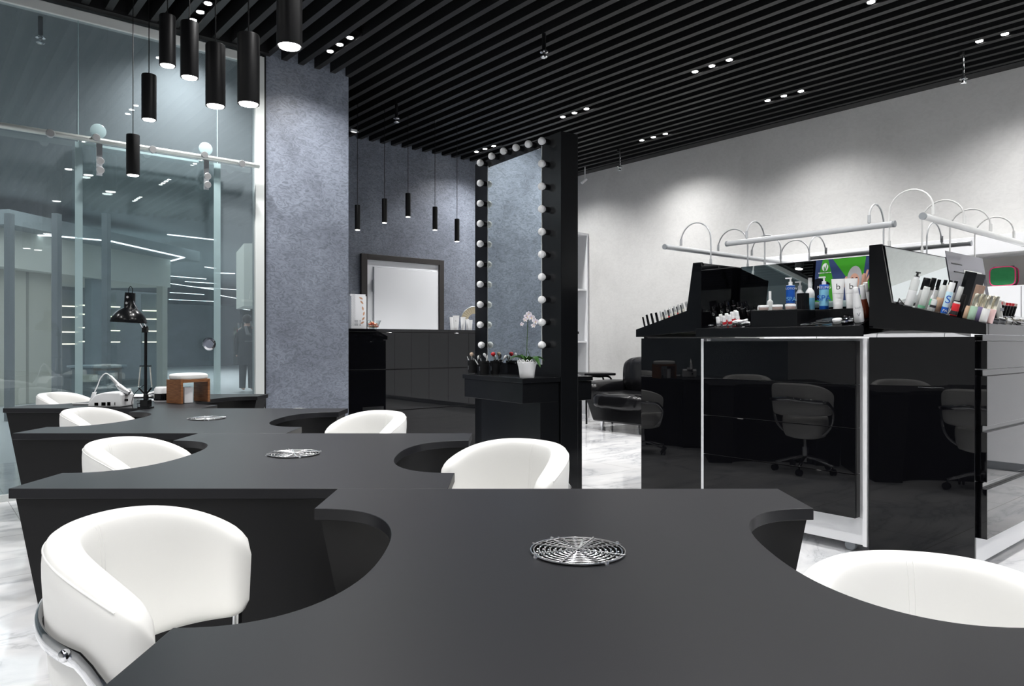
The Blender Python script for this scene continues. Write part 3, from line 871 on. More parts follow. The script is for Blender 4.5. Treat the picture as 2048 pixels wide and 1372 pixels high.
# ---------- orchid ----------
def tpt(px, d_off, z):                # point on the table for a pixel column, at local x
    y, s = tl(px, d_off); a = (px-1024)/F
    return cam(a*s, s, z)
q = tpt(1054, -.25, tz)
ot = thing('potted_orchid', 'white spotted orchid in a white lace-edged pot on the makeup table', 'plant', q)
pr = [(0,0),(.052,0),(.054,.004),(.060,.05),(.066,.085),(.068,.088),(.068,.094),(.070,.098),(.072,.120),(.067,.118),(.063,.09),(0,.088)]
pot = obj('pot', MB().lathe(pr, 36), 'pot_white', ot, smooth=40)
rim = MB()
for k in range(14):
    a = 2*PI*k/14; rim.T = Matrix.Translation((.0705*math.cos(a), .0705*math.sin(a), .120)) @ Matrix.Rotation(a+PI/2, 4, 'Z') @ Matrix.Rotation(PI/2, 4, 'X')
    rim.tube([(.011*math.cos(2*PI*j/12), .013*math.sin(2*PI*j/12), 0) for j in range(12)], .0028, 5, closed=True)
rim.T = None
obj('lace_rim', rim, 'pot_white', pot, smooth=60)
soil = obj('soil', MB().lathe([(0,.10),(.064,.10),(0,.106)], 20), mat('bark', (.05,.03,.02), .9), ot)
right = Vector((C40, -S40, 0)); fwd = Vector((S40, C40, 0))
def lf(dirv, L, wd, lift, droop):
    dirv = Vector(dirv).normalized(); side = Vector((-dirv.y, dirv.x, 0))
    def f(u, v):
        x = u*L; w_ = wd*math.sin(PI*min(1, u*.93+.07))**.7*(2*v-1)
        z = lift*math.sin(PI*u*.7)*1.0 - droop*u*u + abs(2*v-1)*.012*math.sin(PI*u)
        p = dirv*x + side*w_; return (p.x, p.y, .105+z)
    return MB().grid(f, 12, 7)
for i, (dv, L, wd, li, dr_) in enumerate(((-right*1-.3*fwd, .135, .026, .055, .015), (-right*.9+.5*fwd, .09, .02, .055, .0), (right*.75-.6*fwd, .125, .036, .07, .085),
       (right*1+.3*fwd, .14, .032, .055, .03), (right*.3+1*fwd, .11, .026, .05, .02), (-right*.1-fwd, .05, .02, .05, .0))):
    obj('leaf', lf(dv, L, wd, li, dr_), 'leaf', ot, smooth=180)
def rp(x, y, z): return right*x - fwd*y + Vector((0,0,z))
st = smoothpath([rp(-.008,.01,.10), rp(-.002,.012,.20), rp(.002,.012,.32), rp(.006,.015,.42), rp(.018,.03,.445), rp(.05,.05,.43)], 5)
obj('flower_stem', MB().tube(st, .0026, 6), 'stem', ot, smooth=60)
obj('support_cane', MB().tube([rp(.045,.0,.10), rp(.0,.012,.22)], .002, 6), 'stem', ot, smooth=60)
def flower(c, s, tilt):
    fl = MB(); pu = MB(); ce = MB()
    M = Matrix.Translation(c) @ Matrix.Rotation(RZ+tilt, 4, 'Z') @ Matrix.Rotation(PI/2, 4, 'X')
    for m_, arr in ((fl, ((90,1,.55),(18,1,.9),(162,1,.9),(232,.95,.5),(308,.95,.5))),):
        for ang, L, wd in arr:
            A = math.radians(ang)
            m_.T = M @ Matrix.Rotation(A, 4, 'Z')
            m_.grid(lambda u, v: (u*L*s, wd*s*.52*math.sin(PI*(u*.9+.06))**.6*(2*v-1), .006*math.sin(PI*u)), 7, 5)
    for ang in (90, 18, 162):
        pu.T = M @ Matrix.Rotation(math.radians(ang), 4, 'Z')
        for r_, o_ in ((.35,.12),(.35,-.12),(.5,0),(.6,.2),(.6,-.2),(.7,.05)):
            pu.lathe([(s*.055,.007),(0,.009)], 6, (r_*s, o_*s, 0))
    ce.T = M; ce.sphere((0, -s*.12, .012), s*.15, 8, 6); 
    o = obj('flower', fl, 'petal', ot, smooth=180); obj('spots', pu, 'petal_purple', o); obj('lip', ce, 'yellow', o, smooth=180)
for (x, y, z, s, ti) in ((.000,.03,.452,.026,.1), (-.012,.035,.43,.022,-.4), (.030,.05,.445,.028,.2), (.058,.06,.415,.027,.4), (.045,.06,.385,.02,.3), (-.038,.04,.395,.018,-.6), (.012,.04,.472,.022,0)):
    flower(rp(x, y, z), s, ti)

# ---------- brush pots and brushes ----------
def brush_pot(px, lx, lab, r=.041, h=.108, rz=0):
    q = tpt(px, lx, tz)
    t = thing('brush_pot', lab, 'pot', q, TR, 'black makeup brush pots')
    obj('cup', MB().lathe([(0,0),(r,0),(r,h-.018),(r*1.08,h-.016),(r*1.08,h),(r*.95,h),(r*.95,.01),(0,.01)], 24), 'matte_black', t, smooth=40)
    text('lettering', 'kodi', .02, 'silver', t, (-r*1.03, 0, h*.42), (PI/2, -PI/2, -PI/2))
    return q
def brush(q, lx, ly, lean, L, kind, lab, z0=.012):
    M = Matrix.Translation(q + Vector((lx, ly, z0))) @ Matrix.Rotation(RZ, 4, 'Z') @ Matrix.Rotation(lean[0], 4, 'Y') @ Matrix.Rotation(lean[1], 4, 'X')
    t = thing('makeup_brush', lab, 'brush', mtx=M, group='makeup brushes in the black pots')
    obj('handle', MB().lathe([(0,0),(.0025,0),(.0035,L*.3),(.0042,L*.6),(0,L*.6)], 8), 'satin_black', t, smooth=50)
    obj('ferrule', MB().lathe([(.0045,L*.6),(.0062,L*.78),(0,L*.78)], 8), 'silver' if kind != 'rod' else 'white_plastic', t, smooth=50)
    col = {'fluff':'bristle','rod':'white_plastic','dark':'dark_ink','red':'red','white':'white_plastic'}[kind]
    r = {'fluff':.018,'rod':.004,'dark':.008,'red':.020,'white':.012}[kind]
    obj('bristles', MB().lathe([(.005,L*.77),(r,L*.88),(r*.8,L*.97),(0,L)], 12), col, t, smooth=60)
qa = brush_pot(945, -.14, 'black brush pot, first of three on the makeup table, near the counter', rz=0)
qb = brush_pot(968, -.19, 'black brush pot nearest the table front edge, next to the first pot')
qc = brush_pot(990, -.085, 'black brush pot against the mirror glass holding red puffs', .038, .108)
for lx, ly, le, L, k, lab in ((0,0,(-.05,0),.165,'fluff','fluffy beige powder brush standing in the first black pot'),
    (.01,.01,(-.35,.1),.14,'rod','slim white-tipped brush leaning out of the first black pot'),
    (-.01,-.01,(.12,.1),.15,'dark','small dark-haired brush upright in the first black pot'),
    (.01,-.01,(.3,-.1),.145,'white','pale round brush leaning toward the second pot'),):
    brush(qa, lx, ly, le, L, k, lab)
for lx, ly, le, L, k, lab in ((0,0,(-.25,0),.155,'dark','dark brush leaning out of the second black pot'),
    (.01,.01,(.2,.1),.15,'rod','white handled brush in the second black pot'),
    (-.01,.0,(-.55,.1),.13,'rod','thin pale brush tilted far over the second black pot rim')):
    brush(qb, lx, ly, le, L, k, lab)
for lx, ly, le, L, k, lab in ((0,0,(-.1,0),.170,'red','brush topped with a round red puff by the mirror'),
    (.01,0,(.55,.1),.17,'white','white oval puff brush leaning across the mirror bottom'),
    (.0,.01,(-.5,.1),.185,'white','white oval puff brush leaning away from the mirror glass'),
    (-.01,-.01,(.3,-.1),.15,'dark','black brush beside the red puff')):
    brush(qc, lx, ly, le, L, k, lab)

# ================= ITEMS ON THE RECEPTION COUNTER =================
def cpt(px, y=None): 
    q = on_y(px, 650, YC+.10 if y is None else y); q.z = ctop; return q
q = cpt(715)
bk = thing('paper_gift_bag', 'tall white patterned paper bag with a brown orchid print at the counter end', 'bag', (q.x, q.y, ctop), math.radians(-8))
bk_h = H+(HOR-592)/F*(q.length) - ctop
wq = .078
obj('bag_body', MB().prism([(-wq,-.04),(wq,-.04),(wq*.9,0),(wq,.04),(-wq,.04),(-wq*.9,0)], 0, bk_h-.02).prism([(-wq,-.015),(wq,-.015),(wq,.015),(-wq,.015)], bk_h-.02, bk_h), 'white_paint', bk)
pm = MB()
for zz, xx in ((.06,.035),(.10,.045),(.15,.05),(.20,.04),(.26,.03),(.30,.022)):
    pm.T = Matrix.Translation((xx, -.0405, zz)) @ Matrix.Rotation(PI/2, 4, 'X') @ Matrix.Rotation(zz*9, 4, 'Z')
    pm.grid(lambda u, v: (u*.045-.022, .009*math.sin(PI*u)*(2*v-1), .0004), 6, 3)
obj('orchid_print', pm, mat('print_brown', (.55,.30,.18), .6), bk)
pm = MB()
for a in range(5): pm.box(-.045,-.008,-.0408,-.0402,.03+.012*a,.035+.012*a)
for a in range(5): pm.box(.005,.02,-.0408,-.0402,.03+.012*a,.035+.012*a)
obj('small_print', pm, 'grey_ink', bk)
pm = MB()
for i in range(22):
    for j in range(4):
        pm.box(-wq+.004+.010*j, -wq+.009+.010*j, -.0407, -.0402, .03+.0155*i+(j%2)*.007, .037+.0155*i+(j%2)*.007)
obj('dot_pattern', pm, 'silver', bk)
q = cpt(746)
bw = thing('candy_bowl', 'clear glass bowl of wrapped sweets on the reception counter', 'bowl', q)
obj('bowl', MB().lathe([(0,0),(.035,0),(.036,.004),(.055,.025),(.078,.078),(.083,.085),(.081,.085),(.074,.076),(.052,.027),(.03,.008),(0,.007)], 32), 'clear_glass', bw, smooth=60)
cn = [('candy_peach','peach'),('candy_red','orange-red'),('leaf','green')]
for k in range(13):
    a = k*2.4; r = .012+.003*k if k < 9 else .02; z = .022 if k < 6 else .045 if k < 11 else .060
    m_, cw = cn[2] if k in (3,) else cn[k % 2]
    pos = q + Vector((r*math.cos(a), r*math.sin(a), z+.004))
    t = thing('wrapped_candy', 'small wrapped sweet heaped in the glass bowl on the counter', 'candy', pos, a, 'wrapped sweets in the glass bowl')
    b_ = MB().sphere((0,0,0), .014, 8, 6, (1.2,1,.8)); obj('sweet', b_, m_, t, smooth=180)
    e_ = MB().lathe([(.002,0),(.010,.008)], 6, cap=False); e_.T = None
    w1 = MB(); w1.T = Matrix.Translation((.016,0,0)) @ Matrix.Rotation(PI/2, 4, 'Y'); w1.lathe([(.002,0),(.010,.010)], 6, cap=False)
    w1.T = Matrix.Translation((-.016,0,0)) @ Matrix.Rotation(-PI/2, 4, 'Y'); w1.lathe([(.002,0),(.010,.010)], 6, cap=False)
    obj('wrapper', w1, m_, t)
def tube_item(q, h, w_, rz, lab, m_='white_plastic', cap=None, group='white cosmetic tubes on the counter', mtx=None, name='cosmetic_tube', capm=None, letter=None, lsize=.02):
    t = thing(name, lab, 'tube', q, rz, group, mtx=mtx)
    hc = h*.13
    def f(u, v):
        a = 2*PI*v; k = u; wx = w_*(.78+.30*k); wy = w_*.78*(1-k)+.0015*k
        return (wx*math.cos(a), wy*math.sin(a), hc+u*(h-hc))
    mb = MB().grid(f, 9, 20, cv=True); mb.f.append(tuple(range(8*20, 9*20)))
    obj('tube_body', mb, m_, t, smooth=60, fix=True)
    obj('cap', MB().lathe([(0,0),(w_*.74,0),(w_*.76,.003),(w_*.76,hc),(0,hc)], 20), capm or m_, t, smooth=40)
    if letter: text('lettering', letter, lsize, 'dark_ink', t, (0, -w_*.72, h*.62), (PI/2-.17, 0, 0))
    return t
for px, py, w_, y_, lab in ((905,634,.030,.12,'white cosmetic tube at the left end of the tube row on the counter'),(912,631,.034,.06,'widest and tallest white cosmetic tube on the counter'),
       (926,634,.026,.08,'second white cosmetic tube from the mirror side, narrower than the widest'),(935,638,.017,.10,'thin white cosmetic tube on the counter'),
       (941,640,.021,.06,'shortest white cosmetic tube, next to the bulb mirror')):
    q = cpt(px, YC+y_); dd = (q.x*S40+q.y*C40); hh = H+(HOR-py)/F*dd-ctop
    tube_item(q, hh, w_, RZ, lab, letter='b' if w_ > .03 else None)
q = cpt(944, YC+.22); dd = q.x*S40+q.y*C40
t = thing('woven_fan', 'round cream woven fan standing behind the tubes on the counter', 'fan', q, RZ)
fm = MB(); R_ = .155
fm.T = Matrix.Translation((.03, 0, .115)) @ Matrix.Rotation(PI/2, 4, 'X')
fm.grid(lambda u, v: ((.075+.08*v)*math.cos(.2+u*2.9), (.075+.08*v)*math.sin(.2+u*2.9), .002*math.sin(u*90)), 60, 6)
obj('woven_leaf', fm, mat('woven', (.62,.54,.38), .7, bump=(220,.8,.003)), t, smooth=180)
obj('fan_rim', MB().tube([(.03+R_*math.cos(.2+2.9*k/30), 0, .115+R_*math.sin(.2+2.9*k/30)) for k in range(31)], .004, 6), 'silver', t, smooth=60)
obj('fan_stand', MB().tube([(.03+.155*math.cos(.2),0,.11),(.15,0,.02),(.15,0,0)], .004, 6).box(.05,.18,-.03,.03,0,.006), 'silver', t)

# ================= SOFA, SIDE TABLE, SHELF =================
def puff(x0, x1, y0, y1, z0, z1, e=5, nx=14, amp=0, lines=0, axis=1):
    """superellipsoid cushion"""
    mb = MB(); cx, cy, cz = (x0+x1)/2, (y0+y1)/2, (z0+z1)/2; a, b, c = (x1-x0)/2, (y1-y0)/2, (z1-z0)/2
    def sg(v, p): return math.copysign(abs(v)**p, v)
    nu, nv = 72, 36
    def f(u, v):
        th = 2*PI*u; ph = PI*(v-.5)*.999
        ct, s_, cp, sp = math.cos(th), math.sin(th), math.cos(ph), math.sin(ph)
        p = 2/e
        X, Y, Z = sg(cp, p)*sg(ct, p), sg(cp, p)*sg(s_, p), sg(sp, p)
        q_ = 1.0
        if amp:
            t_ = (Y if axis == 1 else Z)
            q_ = 1 - amp*abs(math.sin(lines*PI*(t_+1)/2+.5))**8 + .018*math.sin(26*t_*abs(t_)+5*Z)*(1-abs(Z))
        return (cx+a*X*q_, cy+b*Y, cz+c*Z*(1 + (.05*math.sin(22*t_*abs(t_)+4*X)*max(0,-X)**2 if amp else 0)))
    return mb.grid(f, nu, nv, cu=True)
SY0, SY1 = 4.80, 6.75; XF = 6.86
sf = thing('sofa', 'black leather sofa with puffy cushions against the pale wall', 'sofa', (0,0,0))
obj('base', MB().prism([(SY0,.12),(SY1-.16,.12),(SY1-.02,.42),(SY1,.50),(SY0,.50)], XF+.05, 7.86, axis='x'), 'black_leather', sf, bevel=.02, fix=True)
w_ = (SY1-.16-SY0)/2
for k in range(2):
    y1 = SY1-.14-k*w_; y0 = y1-w_
    obj('seat_cushion', puff(XF-.04, 7.55, y0+.003, y1-.003, .28, .50, 4.5, amp=.05, lines=2), 'black_leather', sf, smooth=180)
    b = puff(7.42, 7.80, y0+.005, y1-.005, .44, .955, 3.6, amp=.05, lines=3); obj('back_cushion', b, 'black_leather', sf, smooth=180)
obj('armrest', puff(XF+.02, 7.80, SY1-.22, SY1+.08, .36, .64, 3.2), 'black_leather', sf, smooth=180)
obj('armrest', puff(XF+.02, 7.80, SY0-.16, SY0+.10, .36, .64, 3.2), 'black_leather', sf, smooth=180)
for y in (SY0+.1, SY1-.28):
    for x in (XF+.10, 7.7):
        obj('leg', MB().lathe([(.012,0),(.014,.01),(.026,.12),(0,.12)], 14, (x, y, 0)), 'chrome', sf, smooth=50)
q = W(1191, 745, 10.35)
st_ = thing('side_table', 'black side table with bent tube legs between sofa and white shelf', 'table', (q.x, q.y, 0), RZ+.2)
zt2 = q.z
obj('table_top', MB().box(-.23,.23,-.22,.22,zt2-.035,zt2), 'satin_black', st_, bevel=.01, seg=3)
for s in (-1, 1):
    obj('leg', MB().tube(smoothpath([(-.19*1,.18*s,0),(-.19,.18*s,.5),(-.15,.18*s,zt2-.06),(0,.18*s,zt2-.05),(.15,.18*s,zt2-.06),(.19,.18*s,.5),(.19,.18*s,0)], 5), .014, 8), 'satin_black', st_, smooth=60)
# white open shelf in the far corner
xs0, xs1 = 7.05, XR-.02; ysf = 7.66; zsh = H+(HOR-467)/F*10.95
ws = thing('white_shelf', 'tall white open shelf unit in the corner behind the bulb mirror', 'shelf', (xs0, ysf, 0))
Lx = xs1-xs0; Dp = YB-.003-ysf
obj('frame', MB().box(Lx-.03, Lx, 0, Dp, 0, zsh).box(0,.03,0,Dp,0,zsh).box(.03,Lx-.03,0,Dp,zsh-.03,zsh).box(.03,Lx-.03,Dp-.01,Dp,0,zsh-.03).box(.03,Lx-.03,0.01,Dp-.01,.0,.06), 'white_paint', ws)
for py in (578, 682, 760, 840):
    z = H+(HOR-py)/F*10.9
    obj('shelf', MB().box(.031, Lx-.031, .01, Dp-.011, z-.025, z), 'white_paint', ws)
z = H+(HOR-578)/F*10.9
t = thing('shelf_box', 'black box on the upper shelf behind the bulb mirror', 'box', (xs0+Lx-.52, ysf+.12, z))
obj('case', MB().box(-.06,.08,-.08,.1,0,.32), 'satin_black', t, bevel=.008); obj('front', MB().box(-.03,.05,-.083,-.08,.03,.29), 'grey_ink', t)
z = H+(HOR-760)/F*10.9
t = thing('storage_box', 'pale box on the lower shelf behind the bulb mirror', 'box', (xs0+Lx-.42, ysf+.1, z))
obj('case', MB().box(-.2,.1,-.06,.2,0,.30), 'white_gloss', t, bevel=.004); obj('lid', MB().box(-.203,.103,-.063,.203,.30,.33), 'white_gloss', t, bevel=.004)

# wall cabinet with niche, right wall
xc = 7.5
y1 = on_x(1528, 515, xc).y; zc = H+(HOR-515)/F*((on_x(1528,515,xc).x)*S40+on_x(1528,515,xc).y*C40)
wc = thing('wall_cabinet', 'long white cabinet with an open niche along the pale wall behind the island', 'cabinet', (xc, 0, 0))
zn = on_x(1952, 509, xc).z; zl = on_x(2020, 571, xc).z
y0 = -1.2
obj('top_board', MB().box(0, XR-xc-.004, y0, y1, zn, zc), 'white_gloss', wc, bevel=.003)
obj('lower_body', MB().box(0.001, XR-xc-.004, y0, y1, .08, zl), 'white_gloss', wc, bevel=.003)
obj('niche_back', MB().box(XR-xc-.03, XR-xc-.006, y0, y1, zl, zn), mat('niche_shade', (.55,.53,.50), .6), wc)  # beige tone of the niche back paints in the shade of the recess
obj('plinth', MB().box(.05, XR-xc-.01, y0+.02, y1-.02, 0, .08), 'grey_plastic', wc)
nd = MB()
for k in range(9):
    y = y1-.62*(k+1)
    if y > y0: nd.box(-.001, .0012, y-.002, y+.002, .09, zl-.01)
obj('door_gap', nd, 'dark_ink', wc)
q = on_x(2008, 570, xc+.12); q.z = zl
t = thing('cosmetic_bag', 'shiny green cosmetic bag with crimson edging in the wall cabinet niche', 'bag', q, math.radians(-90))
def bagf(s0, r):
    pts = []
    for k in range(32):
        a = 2*PI*k/32; e = .45
        pts.append((s0*.100*math.copysign(abs(math.cos(a))**e, math.cos(a)), s0*.085*math.copysign(abs(math.sin(a))**e, math.sin(a))+.092))
    return pts
obj('panel', MB().prism(bagf(.97, 0), -.045, .045, axis='y'), 'holo_green', t, smooth=50)
obj('edging', MB().tube([(x, -.045, z) for x, z in bagf(1, 0)], .005, 8, closed=True).tube([(x, .045, z) for x, z in bagf(1, 0)], .005, 8, closed=True), 'pinkbag', t, smooth=60)
obj('zip', MB().box(-.08,.08,-.012,.012,.174,.184), 'dark_ink', t)
# ================= PRODUCT ISLAND =================
XI = 3.935; PF = .545
TILT = math.atan2(.118, .43)
def surf(p): return 1.355 - max(0, p-.115)*(.118/.43)
PROF = [(0,1.225),(-PF,1.185),(-PF,1.237),(-.115,1.355),(-.065,1.665),(0,1.665)]
def unit(label, origin, rot, L, drawers, ends=(1,1), grip=False):
    M = Matrix.Translation(Vector(origin)) @ Matrix.Rotation(rot, 4, 'Z')
    t = thing('display_cabinet', label, 'cabinet', mtx=M, group='black and white display cabinets of the product island')
    obj('carcass', MB().box(.022, L-.022, -.47, 0, .085, 1.17).box(.022, L-.022, -.475, -.02, .055, .20), 'white_gloss', t)
    tr = MB(); e = .004
    tr.prism([(-y_, z) for y_, z in ((0,1.225),(PF,1.185),(PF,1.237),(.115,1.355),(.0,1.36))], .02, L-.02, axis='x')
    obj('tray', tr, 'gloss_black', t, fix=True)
    bk = MB().prism([(-.115,1.356),(-.070,1.66),(0,1.66),(0,1.356)], .02, L-.02, axis='x')
    obj('back_panel', bk, 'gloss_black', t, fix=True)
    for k, (a, b, on) in enumerate(((0, .02, ends[0]), (L-.02, L, ends[1]))):
        if not on: continue
        obj('cheek', MB().prism(PROF, a, b, axis='x'), 'gloss_black', t, fix=True, bevel=.001)
        obj('end_panel', MB().box(a, b, -.497, -.0, .03, 1.175), 'gloss_black', t, bevel=.001)
    for (z0, z1) in drawers:
        d = obj('drawer', MB().box(.045, L-.045, -.535, -.478, z0, z1), 'gloss_black', t, bevel=.0015)
        if grip: obj('grip', MB().box(.05, L-.05, -.515, -.480, z1+.001, z1+.030), 'gloss_black', d)
    for x in (.12, L-.12):
        for y in (-.42, -.07):
            c = MB(); c.T = Matrix.Translation((x, y, .03)) @ Matrix.Rotation(PI/2, 4, 'X')
            c.lathe([(0,-.016),(.026,-.016),(.03,-.012),(.03,.012),(.026,.016),(0,.016)], 16); c.T = None
            c.box(x-.02, x+.02, y-.02, y+.02, .058, .086)
            obj('caster', c, 'grey_plastic', t, smooth=40)
    return t, M
DR = [(.205,.4385),(.441,.684),(.6865,.9185),(.921,1.155)]
uc, MC = unit('central island cabinet with tall stack of gloss drawers, green poster above', (4.43, 2.79, 0), -PI/2, 1.05, DR, (0,0))
ul, ML = unit('island cabinet on the sofa side, rows of dark and silver polishes on its end', (5.47, 2.79, 0), PI, 1.535, DR, (1,1), True)
DG = [(.20,.440),(.475,.715),(.745,.985),(1.02,1.155)]
ur, MR = unit('island cabinet with grooved glossy drawers and a tray crowded with polishes', (XI, 1.73, 0), 0, 1.535, DG, (1,1), True)
uf, MF = unit('island cabinet on the far side, mostly hidden behind the green poster', (5.0, 1.74, 0), PI/2, 1.04, DR, (0,0))
obj('edge_strip', MB().box(.001, .021, -.499, -.475, .205, 1.17), 'white_gloss', uc); obj('edge_strip', MB().box(1.029, 1.049, -.499, -.475, .055, 1.17), 'white_gloss', uc)
# raised block on the central tray
def pyz(px, py, X): 
    q = on_x(px, py, X); return q
xb0 = 2.79-on_x(1503, 640, XI-.045).y; xb1 = 2.79-on_x(1595, 640, XI-.045).y
obj('riser', MB().box(xb0, xb1, -PF, -.30, 1.20, 1.338), 'satin_black', uc, bevel=.002)
obj('level_shelf', MB().box(.40, 1.029, -.335, -.10, 1.29, 1.3400), 'satin_black', uc, bevel=.0015)
obj('lip', MB().box(.0, 1.055, -PF-.012, -PF, 1.180, 1.237), 'satin_black', uc, bevel=.002)
# mirror and poster on the central back panel (in the plane of its sloping inner face)
def on_back(u_, px0, px1, m, name, lift=.002, z0=1.362, z1=1.658, parent=None, slope=.045):
    X0_ = 4.43-.095
    a = 2.79-on_x(px0, 600, X0_).y; b = 2.79-on_x(px1, 600, X0_).y
    def yy(z): return -.115 + slope*(z-1.356)/.304 - lift
    mb = MB().add([(a,yy(z0),z0),(b,yy(z0),z0),(b,yy(z1),z1),(a,yy(z1),z1),(a,yy(z0)+lift*.9,z0),(b,yy(z0)+lift*.9,z0),(b,yy(z1)+lift*.9,z1),(a,yy(z1)+lift*.9,z1)],
        [(0,1,2,3),(4,7,6,5),(0,4,5,1),(1,5,6,2),(2,6,7,3),(3,7,4,0)])
    return obj(name, mb, m, parent or u_), a, b
on_back(uc, 1482, 1626, 'mirror', 'mirror_panel', slope=.029)
po, pa, pb = on_back(uc, 1629, 1745, mat('poster_green', (.06, .34, .03), .15), 'poster', .003)
# poster artwork: flat shapes lying on the sheet
def art(name, polys, m, k):
    mb = MB(); w = pb-pa
    for poly in polys:
        vs = []
        for u, v in poly:
            z = 1.362+.296*v; y = -.115+.045*(z-1.356)/.304 - .003 - .0004*k
            vs.append((pa+w*u, y, z))
        mb.add(vs, [tuple(range(len(vs)))])
    return obj(name, mb, m, po)
def oval(cx, cy, rx, ry, a0=0, a1=360, n=24): return [(cx+rx*math.cos(math.radians(a0+(a1-a0)*i/n)), cy+ry*math.sin(math.radians(a0+(a1-a0)*i/n))) for i in range(n+(0 if a1-a0 == 360 else 1))]
art('navy_shapes', [[(0,0.05),(0,1),(.12,1),(.04,.45),(.0,.3)], [(.22,1),(.30,1),(.72,.35),(.60,.1),(.45,.1)], [(.87,1),(1,1),(1,.75),(.93,.5),(.78,.15),(.68,.15),(.84,.55)]], mat('poster_navy', (.045,.07,.17), .15), 1)
art('light_band', [[(0,0),(1,0),(1,.14),(0,.12)]], mat('poster_pale', (.55,.66,.66), .15), 2)
art('dark_shapes', [[(0,.15),(.25,.16),(.28,.5),(.10,.62),(0,.6)]], mat('poster_dark', (.01,.012,.02), .15), 2)
art('hands', [oval(.56,.50,.035,.12), oval(.855,.50,.05,.16), [(.80,.32),(.86,.34),(.93,.72),(.90,.73)], [(.83,.35),(.87,.36),(.97,.64),(.95,.66)]], 'skin', 3)
art('hood', [oval(.70,.56,.125,.26, 0, 180)+[(.575,.36),(.825,.36)]], mat('poster_grey', (.45,.45,.47), .15), 3)
art('face', [oval(.70,.50,.085,.17)], 'skin', 4)
mat('poster_feature', (.08,.03,.03), .15)
art('eye', [oval(.665,.56,.025,.03)], 'poster_feature', 5); art('eye', [oval(.735,.56,.025,.03)], 'poster_feature', 5); art('mouth', [oval(.70,.42,.022,.02)], 'poster_feature', 5)
art('emblem', [oval(.175,.84,.055,.085)], mat('poster_white', (.8,.82,.8), .15), 4)
art('emblem_mark', [[(.17,.74),(.18,.74),(.215,.90),(.20,.91),(.178,.80),(.16,.86),(.15,.85)], [(.175,.66),(.182,.66),(.182,.75),(.172,.75)]], mat('poster_leaf', (.05,.30,.04), .15), 5)
art('small_letters', [[(.06+.026*i,.715),(.078+.026*i,.715),(.078+.026*i,.735),(.06+.026*i,.735)] for i in range(9)], 'poster_white', 4)
# mirror and board on the other unit's back
def rback(x0, x1, m, name, lift, z0=1.362, z1=1.655, parent=None):
    def yy(z): return -.115 + .045*(z-1.356)/.304 - lift
    t_ = lift*.9 if lift < .004 else .003
    mb = MB().add([(x0,yy(z0),z0),(x1,yy(z0),z0),(x1,yy(z1),z1),(x0,yy(z1),z1),(x0,yy(z0)+t_,z0),(x1,yy(z0)+t_,z0),(x1,yy(z1)+t_,z1),(x0,yy(z1)+t_,z1)],
        [(0,1,2,3),(4,7,6,5),(0,4,5,1),(1,5,6,2),(2,6,7,3),(3,7,4,0)])
    return obj(name, mb, m, parent or ur)
rback(.022, .86, 'mirror', 'mirror_panel', .002)
bd = rback(.865, 1.51, mat('board_grey', (.16,.16,.19), .08), 'display_board', .006, 1.38, 1.70)
rback(1.12, 1.44, mat('board_white', (.75,.76,.72), .3), 'picture', .008, 1.41, 1.60, bd)
rback(.93, 1.10, 'dark_ink', 'text_line', .008, 1.625, 1.632, bd); rback(.95, 1.12, 'dark_ink', 'text_line', .008, 1.575, 1.582, bd)

# ---------- gooseneck light bars ----------
def gooseneck(unit_M, L, arms, bar, label, m, reach=.25, sh=0.0, zt=1.93, zb=1.805):
    t = thing('gooseneck_lamp', label, 'lamp', mtx=unit_M.copy(), group='bar lamps on curved arms over the island')
    y0, y1 = -.035, -.035-reach
    mb = MB().tube([(bar[0], y1, zb-.015), (bar[1], y1, zb-.015)], .017, 16)
    mb.T = None
    b = obj('light_bar', mb, m, t, smooth=50)
    for s in bar: obj('end_cap', MB().tube([(s-.006, y1, zb-.015), (s+.006, y1, zb-.015)], .0185, 16), 'grey_plastic', b, smooth=50)
    for x in arms:
        r = reach/2
        pts = [(x, y0, 1.6665), (x, y0, zt-r)] + [(x+sh*(k/12), y0-r+r*math.cos(PI*k/12), zt-r+r*math.sin(PI*k/12)) for k in range(1, 12)] + [(x+sh, y1, zt-r), (x+sh, y1, zb+.035)]
        a = obj('arm', MB().tube(pts, .0048, 8), m if m != 'bar_dark' else 'bar_grey', t, smooth=60)
        obj('connector', MB().tube([(x+sh, y1, zb+.05), (x+sh, y1, zb+.008)], .009, 10), m, a, smooth=50)
        obj('mount', MB().tube([(x, y0, 1.6665), (x, y0, 1.70)], .008, 10), m, a, smooth=50)
    return t
mat('bar_grey', (.60,.62,.64), .3, metal=.15); mat('bar_white', (.82,.83,.82), .3); mat('bar_dark', (.28,.29,.30), .35, metal=.3)
gooseneck(MC, 1.05, (2.79-2.614, 2.79-1.849), (2.79-2.711, 2.79-1.672), 'slim grey light bar on two curved arms above the poster and mirror', 'bar_grey', .29, .045, 1.935)
gooseneck(ML, 1.535, (5.47-4.09, 5.47-4.53, 5.47-4.97, 5.47-5.39), (-.10, 5.47-3.913), 'thin light bar on four curved arms, reaching over the sofa side of the island', 'bar_grey', .24, 0, 1.955)
gooseneck(MR, 1.535, (.165, .609, 1.04, 1.475), (.03, 1.66), 'white light bar on four big curved arms at the view edge, over the polish tray', 'bar_white', .22, .0, 1.96)
gooseneck(MF, 1.04, (.11, .90), (-.06, 1.02), 'dark grey light bar on the far side of the island', 'bar_dark', .25, .0, 1.93)
cb = MB().tube(smoothpath([(4.45,2.2,.02),(4.25,2.05,.06),(4.1,1.95,.10),(4.05,1.90,.03),(4.15,1.85,.01)], 6), .006, 6)
tag(obj('power_cable', cb, 'white_plastic', smooth=60), 'loose white cable drooping beside a caster under the island', 'cable')

